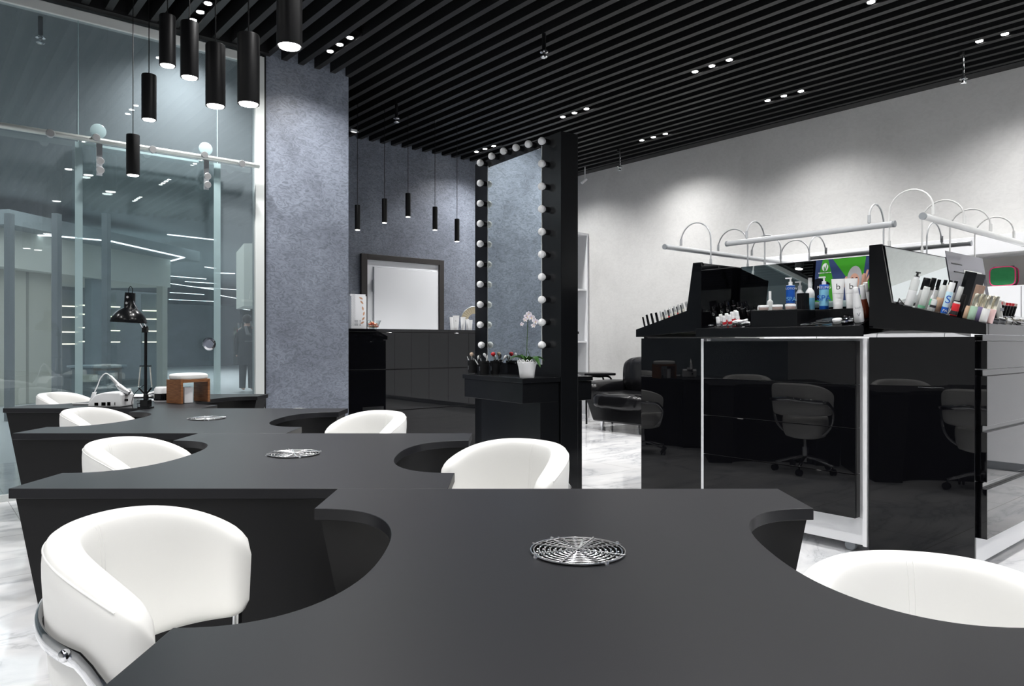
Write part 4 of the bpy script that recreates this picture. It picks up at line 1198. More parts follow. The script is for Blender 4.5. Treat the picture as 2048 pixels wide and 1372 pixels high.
# ---------- products ----------
def place(MU, lx, p, z=None, tilt=True, rz=0, extra=0):
    z = surf(p)+.0012 if z is None else z
    M = MU @ Matrix.Translation((lx, -p, z))
    if tilt: M = M @ Matrix.Rotation(TILT+extra, 4, 'X')
    return M @ Matrix.Rotation(rz, 4, 'Z')
def Cp(px, p): return (2.79-on_x(px, 600, 4.43-p).y, p)
def Rp(px, lx):
    Y = on_x(px, 600, XI+lx).y; return (lx, 1.73-Y)
def Rq(px, p): return (on_y(px, 600, 1.73-p).x-XI, p)
def bottle(M, lab, h, r, body, cap, kind='cyl', group=None, capk=.3, band=None, text_=None, tm='dark_ink', ts=.02, ty_=.45, name='bottle', cat='bottle', sy=1, sec=None, face=None):
    t = thing(name, lab, cat, mtx=M, group=group)
    hb = h*(1-capk)
    if kind == 'cyl': pf = [(0,0),(r*.92,0),(r,r*.12),(r,hb*.96),(r*.93,hb),(0,hb)]
    elif kind == 'neck': pf = [(0,0),(r*.92,0),(r,r*.15),(r,hb*.72),(r*.9,hb*.84),(r*.5,hb*.95),(r*.42,hb),(0,hb)]
    elif kind == 'slope': pf = [(0,0),(r*.9,0),(r,r*.2),(r,hb*.35),(r*.8,hb*.75),(r*.62,hb),(0,hb)]
    obj('body', MB().lathe(pf, 20, sy=sy), body, t, smooth=45)
    if cap == 'pump':
        c = MB().lathe([(0,hb),(r*.45,hb),(r*.45,hb+.02),(r*.2,hb+.022),(r*.2,hb+.04),(0,hb+.04)], 14)
        c.box(-.030,.008,-.006,.006,hb+.040,hb+.048)
        o = obj('pump', c, band or 'white_plastic', t, smooth=40)
    elif cap:
        rc = {'cyl': r*.93, 'neck': r*.45, 'slope': r*.6}[kind]
        obj('cap', MB().lathe([(0,hb),(rc*.97,hb),(rc,hb+.002),(rc*.94,h-.002),(rc*.85,h),(0,h)], 18, sy=sy), cap, t, smooth=40)
    if band and cap != 'pump':
        obj('label_band', MB().lathe([(r*1.012,hb*.12),(r*1.012,hb*.62)], 20, cap=False, sy=sy), band, t, smooth=45)
    if sec:
        obj('label_band', MB().lathe([(r*1.012,hb*sec[0]),(r*1.012,hb*sec[1])], 24, cap=False, sy=sy), sec[2], t, smooth=45)
    if text_:
        fa = face or 0
        for i, (s_, z_, sz_, m_) in enumerate(text_):
            text('lettering', s_, sz_, m_, t, ((r*1.03)*math.sin(fa), -(r*1.03)*math.cos(fa), hb*z_), (PI/2, 0, fa))
    return t
def jar(M, lab, r, h, body, cap, group=None):
    t = thing('cream_jar', lab, 'jar', mtx=M, group=group)
    obj('body', MB().lathe([(0,0),(r*.85,0),(r*.92,h*.1),(r*.95,h*.55),(0,h*.55)], 20), body, t, smooth=45)
    obj('lid', MB().lathe([(0,h*.56),(r,h*.56),(r,h*.95),(r*.96,h),(0,h)], 22), cap, t, smooth=40)
    return t
def hgt(M, py):                                    # height so that the top of an upright thing reaches pixel row py
    q = M.translation; d = q.x*S40+q.y*C40; return (H+(HOR-py)/F*d-q.z)/math.cos(TILT)
TZ = 1.339
FC = math.radians(27)            # turn toward the aisle
# on the riser of the central tray
g = 'pink cream jars on the black riser'
for px, lab in ((1527,'pink cream jar with white lid, first on the riser'), (1555,'pink cream jar with white lid, middle of the riser'), (1581,'pink cream jar with white lid, at the ribbed black cup')):
    jar(place(MC, *Cp(px, .50), z=TZ, tilt=False), lab, .030, .030, 'cream_pink', 'white_plastic', g)
M = place(MC, *Cp(1518, .47), z=TZ, tilt=False); bottle(M, 'tiny white bottle cap end behind the first pink jar', .03, .009, 'white_plastic', 'white_plastic')
M = place(MC, *Cp(1540, .43), z=TZ, tilt=False); bottle(M, 'small white spray bottle between two pink jars on the riser', .118, .018, 'clear_plastic', 'white_plastic', 'neck', capk=.42)
# behind the riser
def st(px, p, py, **k):
    if k.get('tilt') is False: k['z'] = 1.3408
    M = place(MC, *Cp(px, p), **k); return M, hgt(M, py)
M, h = st(1581, .24, 551, tilt=False, rz=.2); bottle(M, 'blue and white pump bottle reading LOTION behind the riser', h, .026, 'white_plastic', 'pump', 'cyl', capk=.30, sec=(.30,.98,'blue'), text_=(('LOTION',.86,.018,'white_plastic'),('SPA',.45,.036,'light_blue')), face=FC)
M, h = st(1606, .29, 588, tilt=False); 
t = thing('brush_cup', 'black ribbed round cup between the riser and the white spray bottle', 'cup', mtx=M)
cpm = MB(); n_ = 40
cpm.grid(lambda u, v: ((.034+.0012*math.cos(20*2*PI*u))*math.cos(2*PI*u), (.034+.0012*math.cos(20*2*PI*u))*math.sin(2*PI*u), v*h), 160, 2, cu=True).lathe([(0,h-.004),(.033,h-.004)], 24, cap=False)
obj('cup', cpm, 'satin_black', t, smooth=40)
M, h = st(1600, .185, 563, tilt=False); bottle(M, 'pale translucent pump bottle half hidden by the ribbed cup', h, .027, 'clear_plastic', 'pump', 'neck', capk=.28)
M, h = st(1620, .205, 558, tilt=False); bottle(M, 'tall white spray bottle with light blue label by the poster edge', h, .027, 'white_plastic', 'white_plastic', 'neck', capk=.30, sec=(.05,.55,'light_blue'))
M, h = st(1648, .27, 556, tilt=False); bottle(M, 'bright blue pump bottle reading PEELING SPA in front of the poster', h, .0265, 'blue', 'pump', 'cyl', capk=.24, sec=(.15,.80,'light_blue'), text_=(('PEELING',.88,.020,'white_plastic'),('SPA',.45,.046,'blue')), face=FC)
for px, p, py, lab in ((1676,.30,560,'white cosmetic tube standing on its cap before the poster, nearer the blue pump bottle'), (1702,.26,559,'white cosmetic tube standing on its cap behind the slim white bottle')):
    M, h = st(px, p, py, tilt=False); M = M @ Matrix.Rotation(FC, 4, 'Z')
    t = tube_item((0,0,0), h, .033, 0, lab, group='white cosmetic tubes before the poster', mtx=M)
    text('emblem', 'b', .05, 'dark_ink', t, (0, -.034, h*.72), (PI/2-.22, 0, 0)); text('lettering', 'kodi PROFESSIONAL', .0065, 'grey_ink', t, (0, -.037, h*.50), (PI/2-.2, 0, 0))
M, h = st(1719, .47, 576); 
bottle(M, 'slim white bottle reading kodi at the front of the central tray', h, .0255, 'white_plastic', 'white_plastic', 'slope', capk=.16, text_=(('kodi',.52,.017,'grey_ink'),('V',.28,.03,'grey_ink')), face=FC)
M, h = st(1732, .38, 571); bottle(M, 'dark amber bottle with tall white top behind the slim white bottle', h, .024, 'brown_amber', 'white_plastic', 'slope', capk=.42)
M, h = st(1738, .27, 566); bottle(M, 'white bottle against the side cheek, next to the amber one', h, .024, 'white_plastic', 'white_plastic', 'slope', capk=.3)
M = place(MC, *Cp(1675, .49)); jar(M, 'small white cream jar among the manicure tools', .0245, .026, 'clear_plastic', 'white_plastic')
def tool(M, L, lab, m='chrome'):
    t = thing('manicure_tool', lab, 'tool', mtx=M, group='steel manicure tools on the central tray')
    obj('handle', MB().tube([(-L/2,0,.004),(0,.001,.006),(L/2,0,.004)], .0032, 8, radii=[.0018,.0038,.0022]), m, t, smooth=60)
    obj('tip', MB().prism([(L/2,-.002),(L/2+.018,-.004),(L/2+.022,.0),(L/2+.018,.004),(L/2,.002)], .003, .0055), m, t)
for i, (px, p, rz_, L, lab) in enumerate(((1636,.515,.12,.12,'steel cuticle nippers nearest the riser'), (1652,.43,.1,.11,'steel manicure pusher, rear of the tools'), (1662,.40,.1,.11,'steel tweezers lying furthest back'),
        (1655,.455,.14,.12,'steel manicure pusher in the middle of the tools'), (1668,.42,.05,.10,'steel file close to the tubes'), (1640,.475,.2,.10,'pinkish steel tool above the nippers'))):
    tool(place(MC, *Cp(px, p), rz=rz_), L, lab)
M = place(MC, *Cp(1622, .515), rz=.1)
t = thing('nail_nippers', 'steel nail nippers with curved handles at the tray lip', 'nippers', mtx=M)
obj('handle', MB().tube([(0,0,.004),(-.03,.012,.005),(-.06,.006,.004)], .003, 6), 'chrome', t, smooth=60); obj('handle', MB().tube([(0,0,.004),(-.03,-.012,.005),(-.06,-.006,.004)], .003, 6), 'chrome', t, smooth=60)
obj('jaw', MB().sphere((.006,0,.005), .007, 10, 6, (1.5,.8,.7)), 'chrome', t, smooth=180)
k = 0
for px, p in ((1690,.36),(1700,.38),(1712,.38),(1694,.42),(1706,.43),(1700,.48),(1690,.50)):
    k += 1
    jar(place(MC, *Cp(px, p)), 'low black gel pot among others between the tools and slim white bottle', .019, .013, 'satin_black', 'dark_chrome', 'low black gel pots on the central tray')
# left part of the central tray
g = 'white bottles with red labels on the central tray'
for i, (px, p, py) in enumerate(((1438,.500,634),(1450,.495,632),(1461,.49,630),(1444,.45,629),(1456,.44,627),(1467,.44,624),(1477,.46,623),(1474,.41,621))):
    M, h = st(px, p, py)
    lab = ['white bottle with grey print, first in the front row by the cabinet end','white bottle with red print, second in the front row','white bottle with red side stripe, third in the front row','white bottle behind the first two red label bottles',
     'white bottle in the back row behind the third one','white capped bottle touching the folded packets, back row','white bottle with a big red band beside the folded packets','tallest white bottle of the red label rows'][i]
    bottle(M, lab, h, .0125, 'white_plastic', 'white_plastic', 'cyl', capk=.34, group=g, sec=(.25,.62,'red') if i not in (0,3) else (.3,.5,'grey_ink'))
for i, (px, p, rz_, s, lab) in enumerate(((1483,.50,.2,1,'folded white packet lying on top at the riser side'), (1476,.47,-.1,.9,'folded white packet beneath the top one'), (1490,.46,.5,.8,'folded white packet leaning on the riser'))):
    M = place(MC, *Cp(px, p), rz=rz_) @ Matrix.Translation((0,0,.012*(2-i)))
    t = thing('paper_packet', lab, 'packet', mtx=M, group='folded white packets beside the riser')
    obj('packet', MB().grid(lambda u, v: ((u-.5)*.075*s, (v-.5)*.045*s, .009+.003*math.sin(u*9+i)), 10, 3).box(-.037*s,.037*s,-.022*s,.022*s,0,.007), 'white_paint', t, bevel=.001)
    obj('print', MB().box(-.01,.03*s,-.0226*s,-.0222*s,.001,.006), 'grey_ink', t)
t = thing('clear_clip', 'shiny clear clip lying by the cabinet end of the central tray', 'clip', mtx=place(MC, *Cp(1422,.50)))
obj('clip', MB().tube([(.016*math.cos(2*PI*k/14), .010*math.sin(2*PI*k/14), .006) for k in range(14)], .004, 6, closed=True), 'chrome', t, smooth=60)
for i, (px, p, py, r) in enumerate(((1430,.34,612,.020),(1446,.30,606,.019),(1458,.27,602,.018),(1480,.28,604,.012),(1488,.32,606,.012),(1496,.28,603,.012),(1499,.36,611,.011),(1470,.22,600,.012))):
    M, h = st(px, p, py)
    lab = ['widest black tube with a silver emblem, near the cabinet end','black tube with a silver emblem behind the white bottles, second from the cabinet end','black tube with a silver emblem, third from the cabinet end',
      'small black polish bottle right behind the red label bottles','small black polish bottle with a silver collar, near the riser','small black polish bottle furthest back near the mirror','small black polish bottle touching the riser','small black polish bottle in the mirror corner'][i]
    t = bottle(M, lab, h, r, 'satin_black', 'gloss_black', 'cyl', capk=.35, group='black bottles at the sofa end of the central tray')
    if i < 3: text('emblem', 'b', .03, 'silver', t, (r*1.05*math.sin(FC), -r*1.05*math.cos(FC), h*.45), (PI/2, 0, FC))
    else: obj('collar', MB().lathe([(r*1.02,h*.62),(r*1.02,h*.66)], 16, cap=False), 'silver', t)
# sofa side unit: polishes standing on the slope by the end panel
def Lp(px, dx=.035):
    Y = on_x(px, 600, XI+dx).y; return (5.47-XI-dx, Y-2.79)
words = ['lowest','second lowest','third','fourth']
for i, (px, w_, hh) in enumerate(((1290,.0065,.075),(1298,.0085,.080),(1307,.0085,.078),(1316,.009,.070))):
    lx, p = Lp(px); M = place(ML, lx, p)
    t = thing('mascara_tube', 'slim black tube on the slanted end tray, %s up from the tray tip' % words[i], 'tube', mtx=M, group='slim black tubes on the sofa side tray')
    obj('tube_body', MB().lathe([(0,0),(w_,0),(w_,hh*.55),(0,hh*.55)], 14), 'satin_black', t, smooth=40); obj('cap', MB().lathe([(0,hh*.555),(w_*.92,hh*.555),(w_*.92,hh),(0,hh)], 14), 'gloss_black', t, smooth=40)
nn = ['first','second','third','fourth','fifth','sixth','last']
for i, px in enumerate((1325,1334,1343,1352,1360,1368,1376)):
    lx, p = Lp(px); M = place(ML, lx, p)
    bottle(M, 'silver capped polish in the slanted row, %s after the black tubes%s' % (nn[i], ' at the cheek' if i == 6 else ''), .068, .0085, 'beige_cap', 'silver', 'cyl', capk=.6, group='silver capped polishes in a slanted row', name='nail_polish')
# second row behind
for i, px in enumerate((1330,1340,1350,1358,1366)):
    lx, p = Lp(px, .09); M = place(ML, lx, p)
    bottle(M, 'dark capped polish showing only its top behind the silver capped row', .072, .0075, 'red' if i % 2 else 'satin_black', 'dark_chrome', 'cyl', capk=.6, group='dark polishes behind the silver capped row', name='nail_polish')

# right unit: crowded slanted tray
def rt(px, lx, py=None, extra=0, rz=0):
    a = Rp(px, lx); M = place(MR, *a, extra=extra, rz=rz); return M, (hgt(M, py) if py else None)
FR = math.radians(-64)
M, h = rt(1817, .055, 543); 
t = bottle(M, 'translucent bottle half full of cream, black pump on top, by the mirror panel', h, .020, 'clear_plastic', None, 'cyl', capk=.24)
obj('cream', MB().lathe([(0,h*.01),(.0203,h*.01),(.0203,h*.44),(0,h*.44)], 20), 'white_plastic', t, smooth=40)
obj('collar', MB().lathe([(0,h*.76),(.013,h*.76),(.013,h*.83),(0,h*.83)], 16), 'white_plastic', t, smooth=40)
c = MB().lathe([(0,h*.83),(.014,h*.83),(.014,h*.845),(.006,h*.85),(.005,h*.93),(0,h*.93)], 14).box(-.014,.020,-.006,.006,h*.93,h*.97); obj('pump', c, 'dark_ink', t, smooth=40)
M, h = rt(1842, .055, 574); bottle(M, 'short clear bottle with white tube inside and green foot', h, .017, 'clear_plastic', 'clear_plastic', 'cyl', capk=.12, sec=(.02,.16,'mint'))
M, h = rt(1838, .12, 557); bottle(M, 'bottle with a broad black cap behind the green footed bottle', h, .020, 'clear_plastic', 'satin_black', 'cyl', capk=.42)
M, h = rt(1851, .16, 557); bottle(M, 'tall bottle with black cap beside the broad black cap', h, .014, 'clear_plastic', 'satin_black', 'cyl', capk=.40)
M, h = rt(1857, .05, 575); bottle(M, 'thin white and green tube between clear bottles', h, .0075, 'white_plastic', 'white_plastic', 'neck', capk=.3, sec=(.3,.7,'mint'))
M, h = rt(1863, .035, 599); bottle(M, 'small square clear bottle with a black label near the tray edge', h, .014, 'clear_plastic', 'clear_plastic', 'cyl', capk=.15, sec=(.35,.6,'dark_ink'))
for i, px in enumerate((1862, 1874, 1884, 1894)):
    M, h = rt(px, .22, 560+i*1.0); 
    bottle(M, 'thin bottle with narrow black cap, %s in the row of black caps' % nn[i], h, .010, 'clear_plastic', 'satin_black', 'cyl', capk=.36, group='thin bottles with narrow black caps')
M, h = rt(1873, .09, 571); bottle(M, 'nude polish with a clear square cap, before the black caps', h, .0165, 'nude', 'clear_plastic', 'cyl', capk=.48, name='nail_polish')
M, h = rt(1884, .10, 571); bottle(M, 'darker nude polish with a pale cap touching the blue S tube', h, .0155, mat('nude_dark', (.45,.25,.15), .2), 'beige_cap', 'cyl', capk=.46, name='nail_polish')
M, h = rt(1887, .04, 566); bottle(M, 'white and blue tube with a big letter S', h, .0155, mat('pale_blue', (.55,.75,.85), .3), 'white_plastic', 'cyl', capk=.30, sec=(.02,.30,'blue'), text_=(('S',.64,.055,'blue'),('PA',.14,.018,'white_plastic')), face=FR)
M, h = rt(1906, .13, 574); bottle(M, 'clear capped polish between the S tube and black boxes', h, .014, 'satin_black', 'clear_plastic', 'cyl', capk=.5, name='nail_polish')
M, h = rt(1906, .035, 604); bottle(M, 'red and cream tube leaning beside the blue S tube', h, .0165, 'red', 'clear_plastic', 'cyl', capk=.12, sec=(.1,.4,'dark_ink'))
def carton(M, lab, w, d, h, m, name='carton'):
    t = thing(name, lab, 'box', mtx=M); obj('carton_body', MB().box(-w/2,w/2,-d/2,d/2,0,h), m, t, bevel=.0015); obj('flap', MB().box(-w/2+.002,w/2-.002,-d/2+.001,d/2-.001,h,h+.0012), m, t)
    return t
M, h = rt(1917, .26, 546, rz=-.6); carton(M, 'tall black box, the nearer of two behind the gold capped polishes', .045, .03, h, 'satin_black')
M, h = rt(1934, .34, 550, rz=-.6); carton(M, 'tall dark grey box behind the other tall box', .05, .03, h, mat('charcoal', (.03,.03,.033), .35))
M, h = rt(1942, .20, 572, rz=-.6); carton(M, 'small brown box under the picture board', .032, .03, h, 'kraft')
M, h = rt(1930, .02+.02, 612); bottle(M, 'short pinkish nude polish next to the red tube', h, .012, 'nude', 'nude', 'cyl', capk=.2, name='nail_polish')
M, h = rt(1916, .12, 590); bottle(M, 'dark polish bottle with a ridged black cap before the black boxes', h, .013, 'satin_black', 'matte_black', 'cyl', capk=.45, name='nail_polish')
g = 'gold capped glitter polishes at the tray tip'
for px, lx, py, m_, lab in ((1941,.030,588,'glitter_green','green glitter polish with a gold cap'),(1952,.075,589,'glitter_violet','violet glitter polish with a gold cap'),
     (1965,.030,592,'glitter_white','white glitter polish with a gold cap at the tray tip'),(1977,.075,593,'glitter_pink','pale pink glitter polish with a gold cap at the tray tip')):
    M, h = rt(px, lx, py); bottle(M, lab, h, .0165, m_, 'gold_cap', 'cyl', capk=.48, group=g, name='nail_polish')
# grey sticks leaning by the mirror
for i, px in enumerate((1790, 1799, 1808)):
    M, h = rt(px, .06+.02*i, None, extra=-.95)
    t = thing('nail_file', 'grey stick leaning toward the cheek, %s of three' % ('nearest the cheek','middle','nearest the pump bottle')[i], 'file', mtx=M, group='grey sticks leaning by the tall cheek')
    obj('stick', MB().box(-.004,.004,-.003,.003,0,.075), 'dark_chrome', t, bevel=.001); obj('tip', MB().box(-.0045,.0045,-.0035,.0035,.070,.080), 'satin_black', t)
# lipsticks with red tips
cnt = 0
for row, (p, n0) in enumerate(((.30,13),(.24,12))):
    for i in range(n0):
        lx = .62+.055*i+(.02 if row else 0)
        if lx > 1.46: continue
        M = place(MR, lx, p); cnt += 1
        t = thing('lipstick', 'slim black lipstick with a red tip in the crowded rows at the view edge', 'lipstick', mtx=M, group='black lipsticks with red tips')
        obj('case', MB().lathe([(0,0),(.0085,0),(.0085,.065),(0,.065)], 12), 'satin_black', t, smooth=40)
        obj('tip', MB().lathe([(0,.066),(.0075,.066),(.0075,.082),(0,.082)], 12), 'red' if (i+row) % 4 else 'cream_pink', t, smooth=40)
M = place(MR, *Rq(2000, .42), rz=-.5, extra=-.35) 
t = tube_item((0,0,0), .105, .019, 0, 'silver printed tube leaning back on the red tipped lipsticks', m_=mat('tube_silver', (.60,.60,.57), .3, metal=.3), group='leaning silver tube', mtx=M)
obj('print', MB().box(-.012,.012,-.0185,-.0180,.045,.062), 'grey_ink', t)
g2 = 'low dark pots at the tray lip'
for i, px in enumerate((1990, 2004)): jar(place(MR, *Rq(px, .505)), 'low dark grey pot at the tray lip, %s' % ('beside the gold caps' if i == 0 else 'beside the small white jar'), .016, .020, 'grey_plastic', 'charcoal', g2)
jar(place(MR, *Rq(2018, .505)), 'small white jar at the tray lip', .012, .018, 'clear_plastic', 'white_plastic')
for i in range(7):
    lx, p = Rq(2002+7*i, .44+.01*(i % 2)); M = place(MR, lx, p, rz=.6)
    jar(M, 'cream sample pot in the pale row before the lipsticks', .013, .016, 'beige_cap', 'gold_cap' if i % 2 else 'white_plastic', 'pale sample pots before the lipsticks')
for i in range(4):
    lx, p = Rq(2022+6*i, .50); M = place(MR, lx, p, rz=.35+.1*i) @ Matrix.Translation((0,0,.003))
    t = thing('cosmetic_pencil', 'silver and black pencil lying at the tray lip, view edge', 'pencil', mtx=M, group='pencils lying at the tray lip')
    obj('shaft', MB().tube([(-.05,0,.002),(.03,0,.002)], .0035, 8), 'silver' if i % 2 else 'satin_black', t, smooth=50); obj('tip', MB().tube([(.03,0,.002),(.045,0,.002)], .0035, 8, radii=[.0035,.0006]), 'dark_ink', t, smooth=50)
M = place(MR, *Rq(1968, .30), rz=-.2); t = thing('palette_case', 'flat black palette behind the gold capped polishes', 'palette', mtx=M)
obj('base', MB().box(-.045,.045,-.03,.03,0,.010), 'satin_black', t, bevel=.002); obj('lid', MB().box(-.045,.045,-.03,.03,.0105,.018), 'grey_plastic', t, bevel=.002)

# ================= THINGS ON THE DESKS =================
DZT = DZ+.0008
# clamp lamp
L0 = cam((291-1024)/F*4.352, 4.352, 0)
lamp = thing('desk_lamp', 'black clamp lamp with a domed shade and spring arm standing on the desks', 'lamp', (L0.x, L0.y, DZT), RZ)
sc_ = 4.352/F
def zz(py): return (H+(HOR-py)*sc_)-DZT
def xx(px): return (px-291)*sc_
obj('clamp', MB().box(-.035,.038,-.03,.03,0,.010).box(-.022,.026,-.025,.025,.010,.052).box(-.008,.014,-.012,.012,.052,.085), 'satin_black', lamp, bevel=.002)
obj('clamp_screw', MB().tube([(-.032,-.028,.01),(-.036,-.028,.03),(-.02,-.03,.034)], .004, 6), 'chrome', lamp, smooth=60)
zt0, zt1_ = zz(805), zz(655)
pole = obj('pole', MB().tube([(0,0,.06),(.002,0,zt1_)], .0085, 12), 'satin_black', lamp, smooth=60)
obj('spring_yoke', MB().box(-.034,.034,-.004,.004,zz(732)-.003,zz(732)+.003).tube([(0,0,zz(790)),(-.040,0,zz(776))], .005, 6).tube([(0,0,zz(790)),(.036,0,zz(776))], .005, 6).sphere((0,0,zz(790)), .012, 10, 6), 'satin_black', lamp, smooth=50)
for s, xb in ((-1,-.042),(1,.038)):
    m = MB(); pts = []
    for k in range(90):
        u = k/89; x = xb*.72+(xb-xb*.72)*u; z = zz(734)+(zz(774)-zz(734))*u; a = 2*PI*u*15
        pts.append((x+.0035*math.cos(a), .0035*math.sin(a), z))
    obj('spring', m.tube(pts, .0014, 5), 'beige_cap', lamp, smooth=60)
obj('elbow', MB().sphere((0,0,zt1_), .014, 12, 8).box(-.016,.012,-.012,.012,zt1_-.03,zt1_), 'satin_black', lamp, smooth=50)
e0 = (.012,-.01,zz(653)); e1 = (xx(273), -.07, zz(600))
arm = obj('upper_arm', MB().tube([(.014,-.02,zz(653)), (xx(278),-.085,zz(598))], .0045, 8).tube([(-.006,-.02,zz(655)), (xx(272)-.002,-.080,zz(606))], .0045, 8), 'chrome', lamp, smooth=60)
sh = MB()
shx = xx(271)
prof = [(.0, zz(589)-zz(648)), ]
Hs = zz(589)-zz(648)
prof = [(.098,0),(.099,.004),(.094,.024),(.080,.050),(.058,.072),(.034,.086),(.030,.090),(.029,.155),(.028,Hs),(0,Hs)]
inner = [(.096,.002),(.090,.024),(.076,.048),(.055,.069),(.0,.08)]
s_ = obj('shade', MB().lathe(prof, 40, cap=False).lathe(inner, 40, cap=False), 'satin_black', lamp, smooth=60)
s_.location = (shx-.004, -.10+.03, zz(646)); s_.rotation_euler = (0, math.radians(3), 0)
obj('bulb', MB().sphere((0,0,.045), .024, 14, 8), 'opal', s_, smooth=180)
obj('cable_loop', MB().tube(smoothpath([(.012,0,Hs-.002),(.013,0,Hs+.02),(.0,0,Hs+.038),(-.010,0,Hs+.02),(-.008,0,Hs-.002)], 5), .0022, 6), 'satin_black', s_, smooth=60)
obj('socket_knob', MB().tube([(.006,-.028,.15),(.006,-.040,.15)], .007, 10).tube([(.002,-.028,.115),(.002,-.040,.115)], .007, 10), 'chrome', s_, smooth=50)
obj('power_cord', MB().tube(smoothpath([(-.01,-.0,zz(770)),(-.05,-.02,zz(785)),(-.065,-.03,zz(800)),(-.06,-.03,.003),(-.03,-.04,.003)], 6), .0022, 6), 'satin_black', lamp, smooth=60)
# nail drill
q = on_z(229, 814, DZT); dd = 4.50; q = cam((228-1024)/F*dd, dd, DZT); k_ = dd/F
drl = thing('nail_drill', 'white electric nail drill unit with a silver handpiece in its cradle', 'nail drill', q, RZ)
hb_ = (812-783)*k_
obj('body', MB().prism([(-.122,0),(.085,0),(.085,hb_*.80),(.075,hb_*1.0),(-.02,hb_*1.0),(-.075,hb_*.85),(-.115,hb_*.35)], -.075, .075, axis='y'), 'white_plastic', drl, bevel=.008, seg=3, fix=True)
b_ = obj('slots', MB().box(-.078,-.055,-.0765,-.074,.010,.028).box(-.035,-.010,-.0765,-.074,.010,.030).box(.0,.020,-.0765,-.074,.010,.032).box(.045,.049,-.0765,-.074,.012,.030), 'void_black', drl)
obj('cradle', MB().box(.055,.095,-.03,.03,hb_*.9,hb_*1.2), 'white_plastic', drl, bevel=.006)
obj('socket', MB().tube([(.084,-.03,.04),(.10,-.03,.04)], .008, 8), 'satin_black', drl)
hp0 = Vector(((228-228)*k_-0.0, -.03, 0))
def P_(px, py, y=-.02): return Vector(((px-228)*k_, y, (H+(HOR-py)*k_)-DZT))
hpiece = obj('handpiece', MB().tube([P_(224,752), P_(232,761), P_(240,770), P_(243,773), P_(254,782), P_(262,786)], .01, 14, radii=[.008,.011,.012,.0175,.018,.013]), 'silver', drl, smooth=50)
obj('grip', MB().tube([P_(238,768), P_(243,773)], .0135, 14), 'white_plastic', hpiece, smooth=50)
cord = MB().tube(smoothpath([P_(224,752), P_(218,747), P_(212,748), P_(204,757), P_(199,770), P_(193,783)], 6), .0035, 8)
hz = []
for k in range(240):
    u = k/239; c_ = P_(193,784)*(1-u) + P_(184,808)*u; a = 2*PI*14*u
    hz.append(c_ + Vector((.010*math.cos(a), .010*math.sin(a), 0)))
cord.tube(hz, .0026, 5)
obj('coil_cord', cord, 'white_plastic', drl, smooth=60)
# flat white dish / nail lamp lid behind
q = cam((276-1024)/F*5.22, 5.22, DZT)
t = thing('nail_lamp', 'flat white nail lamp lying behind the clamp lamp pole', 'nail lamp', q, RZ)
obj('body', MB().lathe([(0,0),(.10,0),(.115,.008),(.11,.016),(.05,.022),(0,.024)], 30, sy=.6), 'white_plastic', t, smooth=60)
obj('lid', MB().tube([(.04,0,.020),(.13,-.01,.036),(.165,-.012,.046)], .014, 10, radii=[.012,.022,.006], rz=.010), 'white_plastic', t, smooth=60)
q = cam((172-1024)/F*4.62, 4.62, DZT)
t = thing('white_tray', 'thin white tray lying flat at the desk edge by the drill', 'tray', q, RZ)
obj('tray_base', MB().box(-.07,.06,-.03,.03,0,.008), 'white_plastic', t, bevel=.003); obj('tray_rim', MB().tube([(-.07,-.03,.009),(.06,-.03,.009)], .003, 6), 'white_plastic', t)
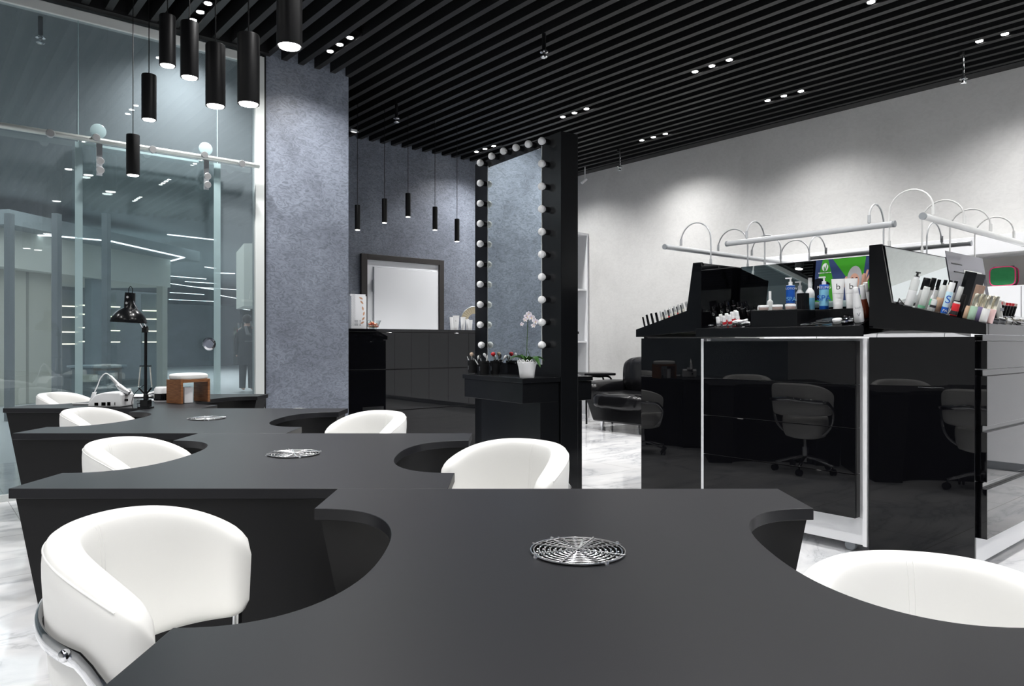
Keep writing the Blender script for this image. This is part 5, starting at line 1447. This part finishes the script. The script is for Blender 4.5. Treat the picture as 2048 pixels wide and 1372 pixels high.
# wooden armrest
k5 = 4.66/F
q = cam((347-1024)/F*4.70, 4.70, DZT)
ar = thing('hand_rest', 'walnut hand rest bench with a white cushion on the farthest desk', 'hand rest', q, RZ+math.radians(58))
hr = (805-757)*k5
Lr = .215; wr = .078
obj('side_board', MB().box(-.0,.018,-wr/1,wr/1,0,hr), 'walnut', ar, bevel=.002)
obj('side_board', MB().box(Lr-.018,Lr,-wr,wr,0,hr), 'walnut', ar, bevel=.002)
obj('top_board', MB().box(.0182,Lr-.0182,-wr,wr,hr-.020,hr), 'walnut', ar, bevel=.002)
obj('cushion', puff(-.004, Lr+.004, -wr-.003, wr+.003, hr-.006, hr+.040, 4.0), 'white_leather', ar, smooth=180)
q = cam((378-1024)/F*4.79, 4.76, DZT)
t = thing('tissue_box', 'small white box standing under the walnut hand rest', 'box', q, RZ+math.radians(50)-.05)
obj('carton_body', MB().box(-.028,.028,-.028,.028,0,.100), 'white_gloss', t, bevel=.002); obj('lid', MB().box(-.029,.029,-.029,.029,.1005,.104), 'white_gloss', t)
q = cam((323-1024)/F*4.86, 4.86, DZT)
t = thing('sterilizer', 'white appliance with a black window beside the walnut hand rest', 'appliance', q, RZ)
obj('body', MB().lathe([(0,0),(.045,0),(.047,.01),(.045,.085),(.036,.098),(0,.10)], 24), 'white_plastic', t, smooth=50); obj('window', MB().lathe([(.0478,.01),(.0470,.055)], 24, cap=False), 'gloss_black', t, smooth=60)
# ================= CAMERA, WORLD =================
sc = bpy.context.scene
cd = bpy.data.cameras.new('camera'); cd.sensor_width = 36; cd.lens = 36*F/2048; cd.shift_y = -(686-HOR)/2048
cd.clip_start = .02; cd.clip_end = 200
co = bpy.data.objects.new('camera', cd); COL.objects.link(co)
co.location = (0, 0, H); co.rotation_euler = (PI/2, 0, math.radians(-40))
sc.camera = co
w = bpy.data.worlds.new('world'); sc.world = w; w.use_nodes = True
w.node_tree.nodes['Background'].inputs[0].default_value = (.6, .68, .75, 1)
w.node_tree.nodes['Background'].inputs[1].default_value = .15
sc.view_settings.view_transform = 'Standard'; sc.view_settings.look = 'None'; sc.view_settings.gamma = 1
sc.view_settings.exposure = 0.28
sc.view_settings.use_curve_mapping = False
sc.cycles.use_denoising = True
sc.cycles.max_bounces = 10; sc.cycles.diffuse_bounces = 4; sc.cycles.glossy_bounces = 5; sc.cycles.transparent_max_bounces = 24
sc.cycles.sample_clamp_indirect = 6
sc.cycles.caustics_reflective = False; sc.cycles.caustics_refractive = False
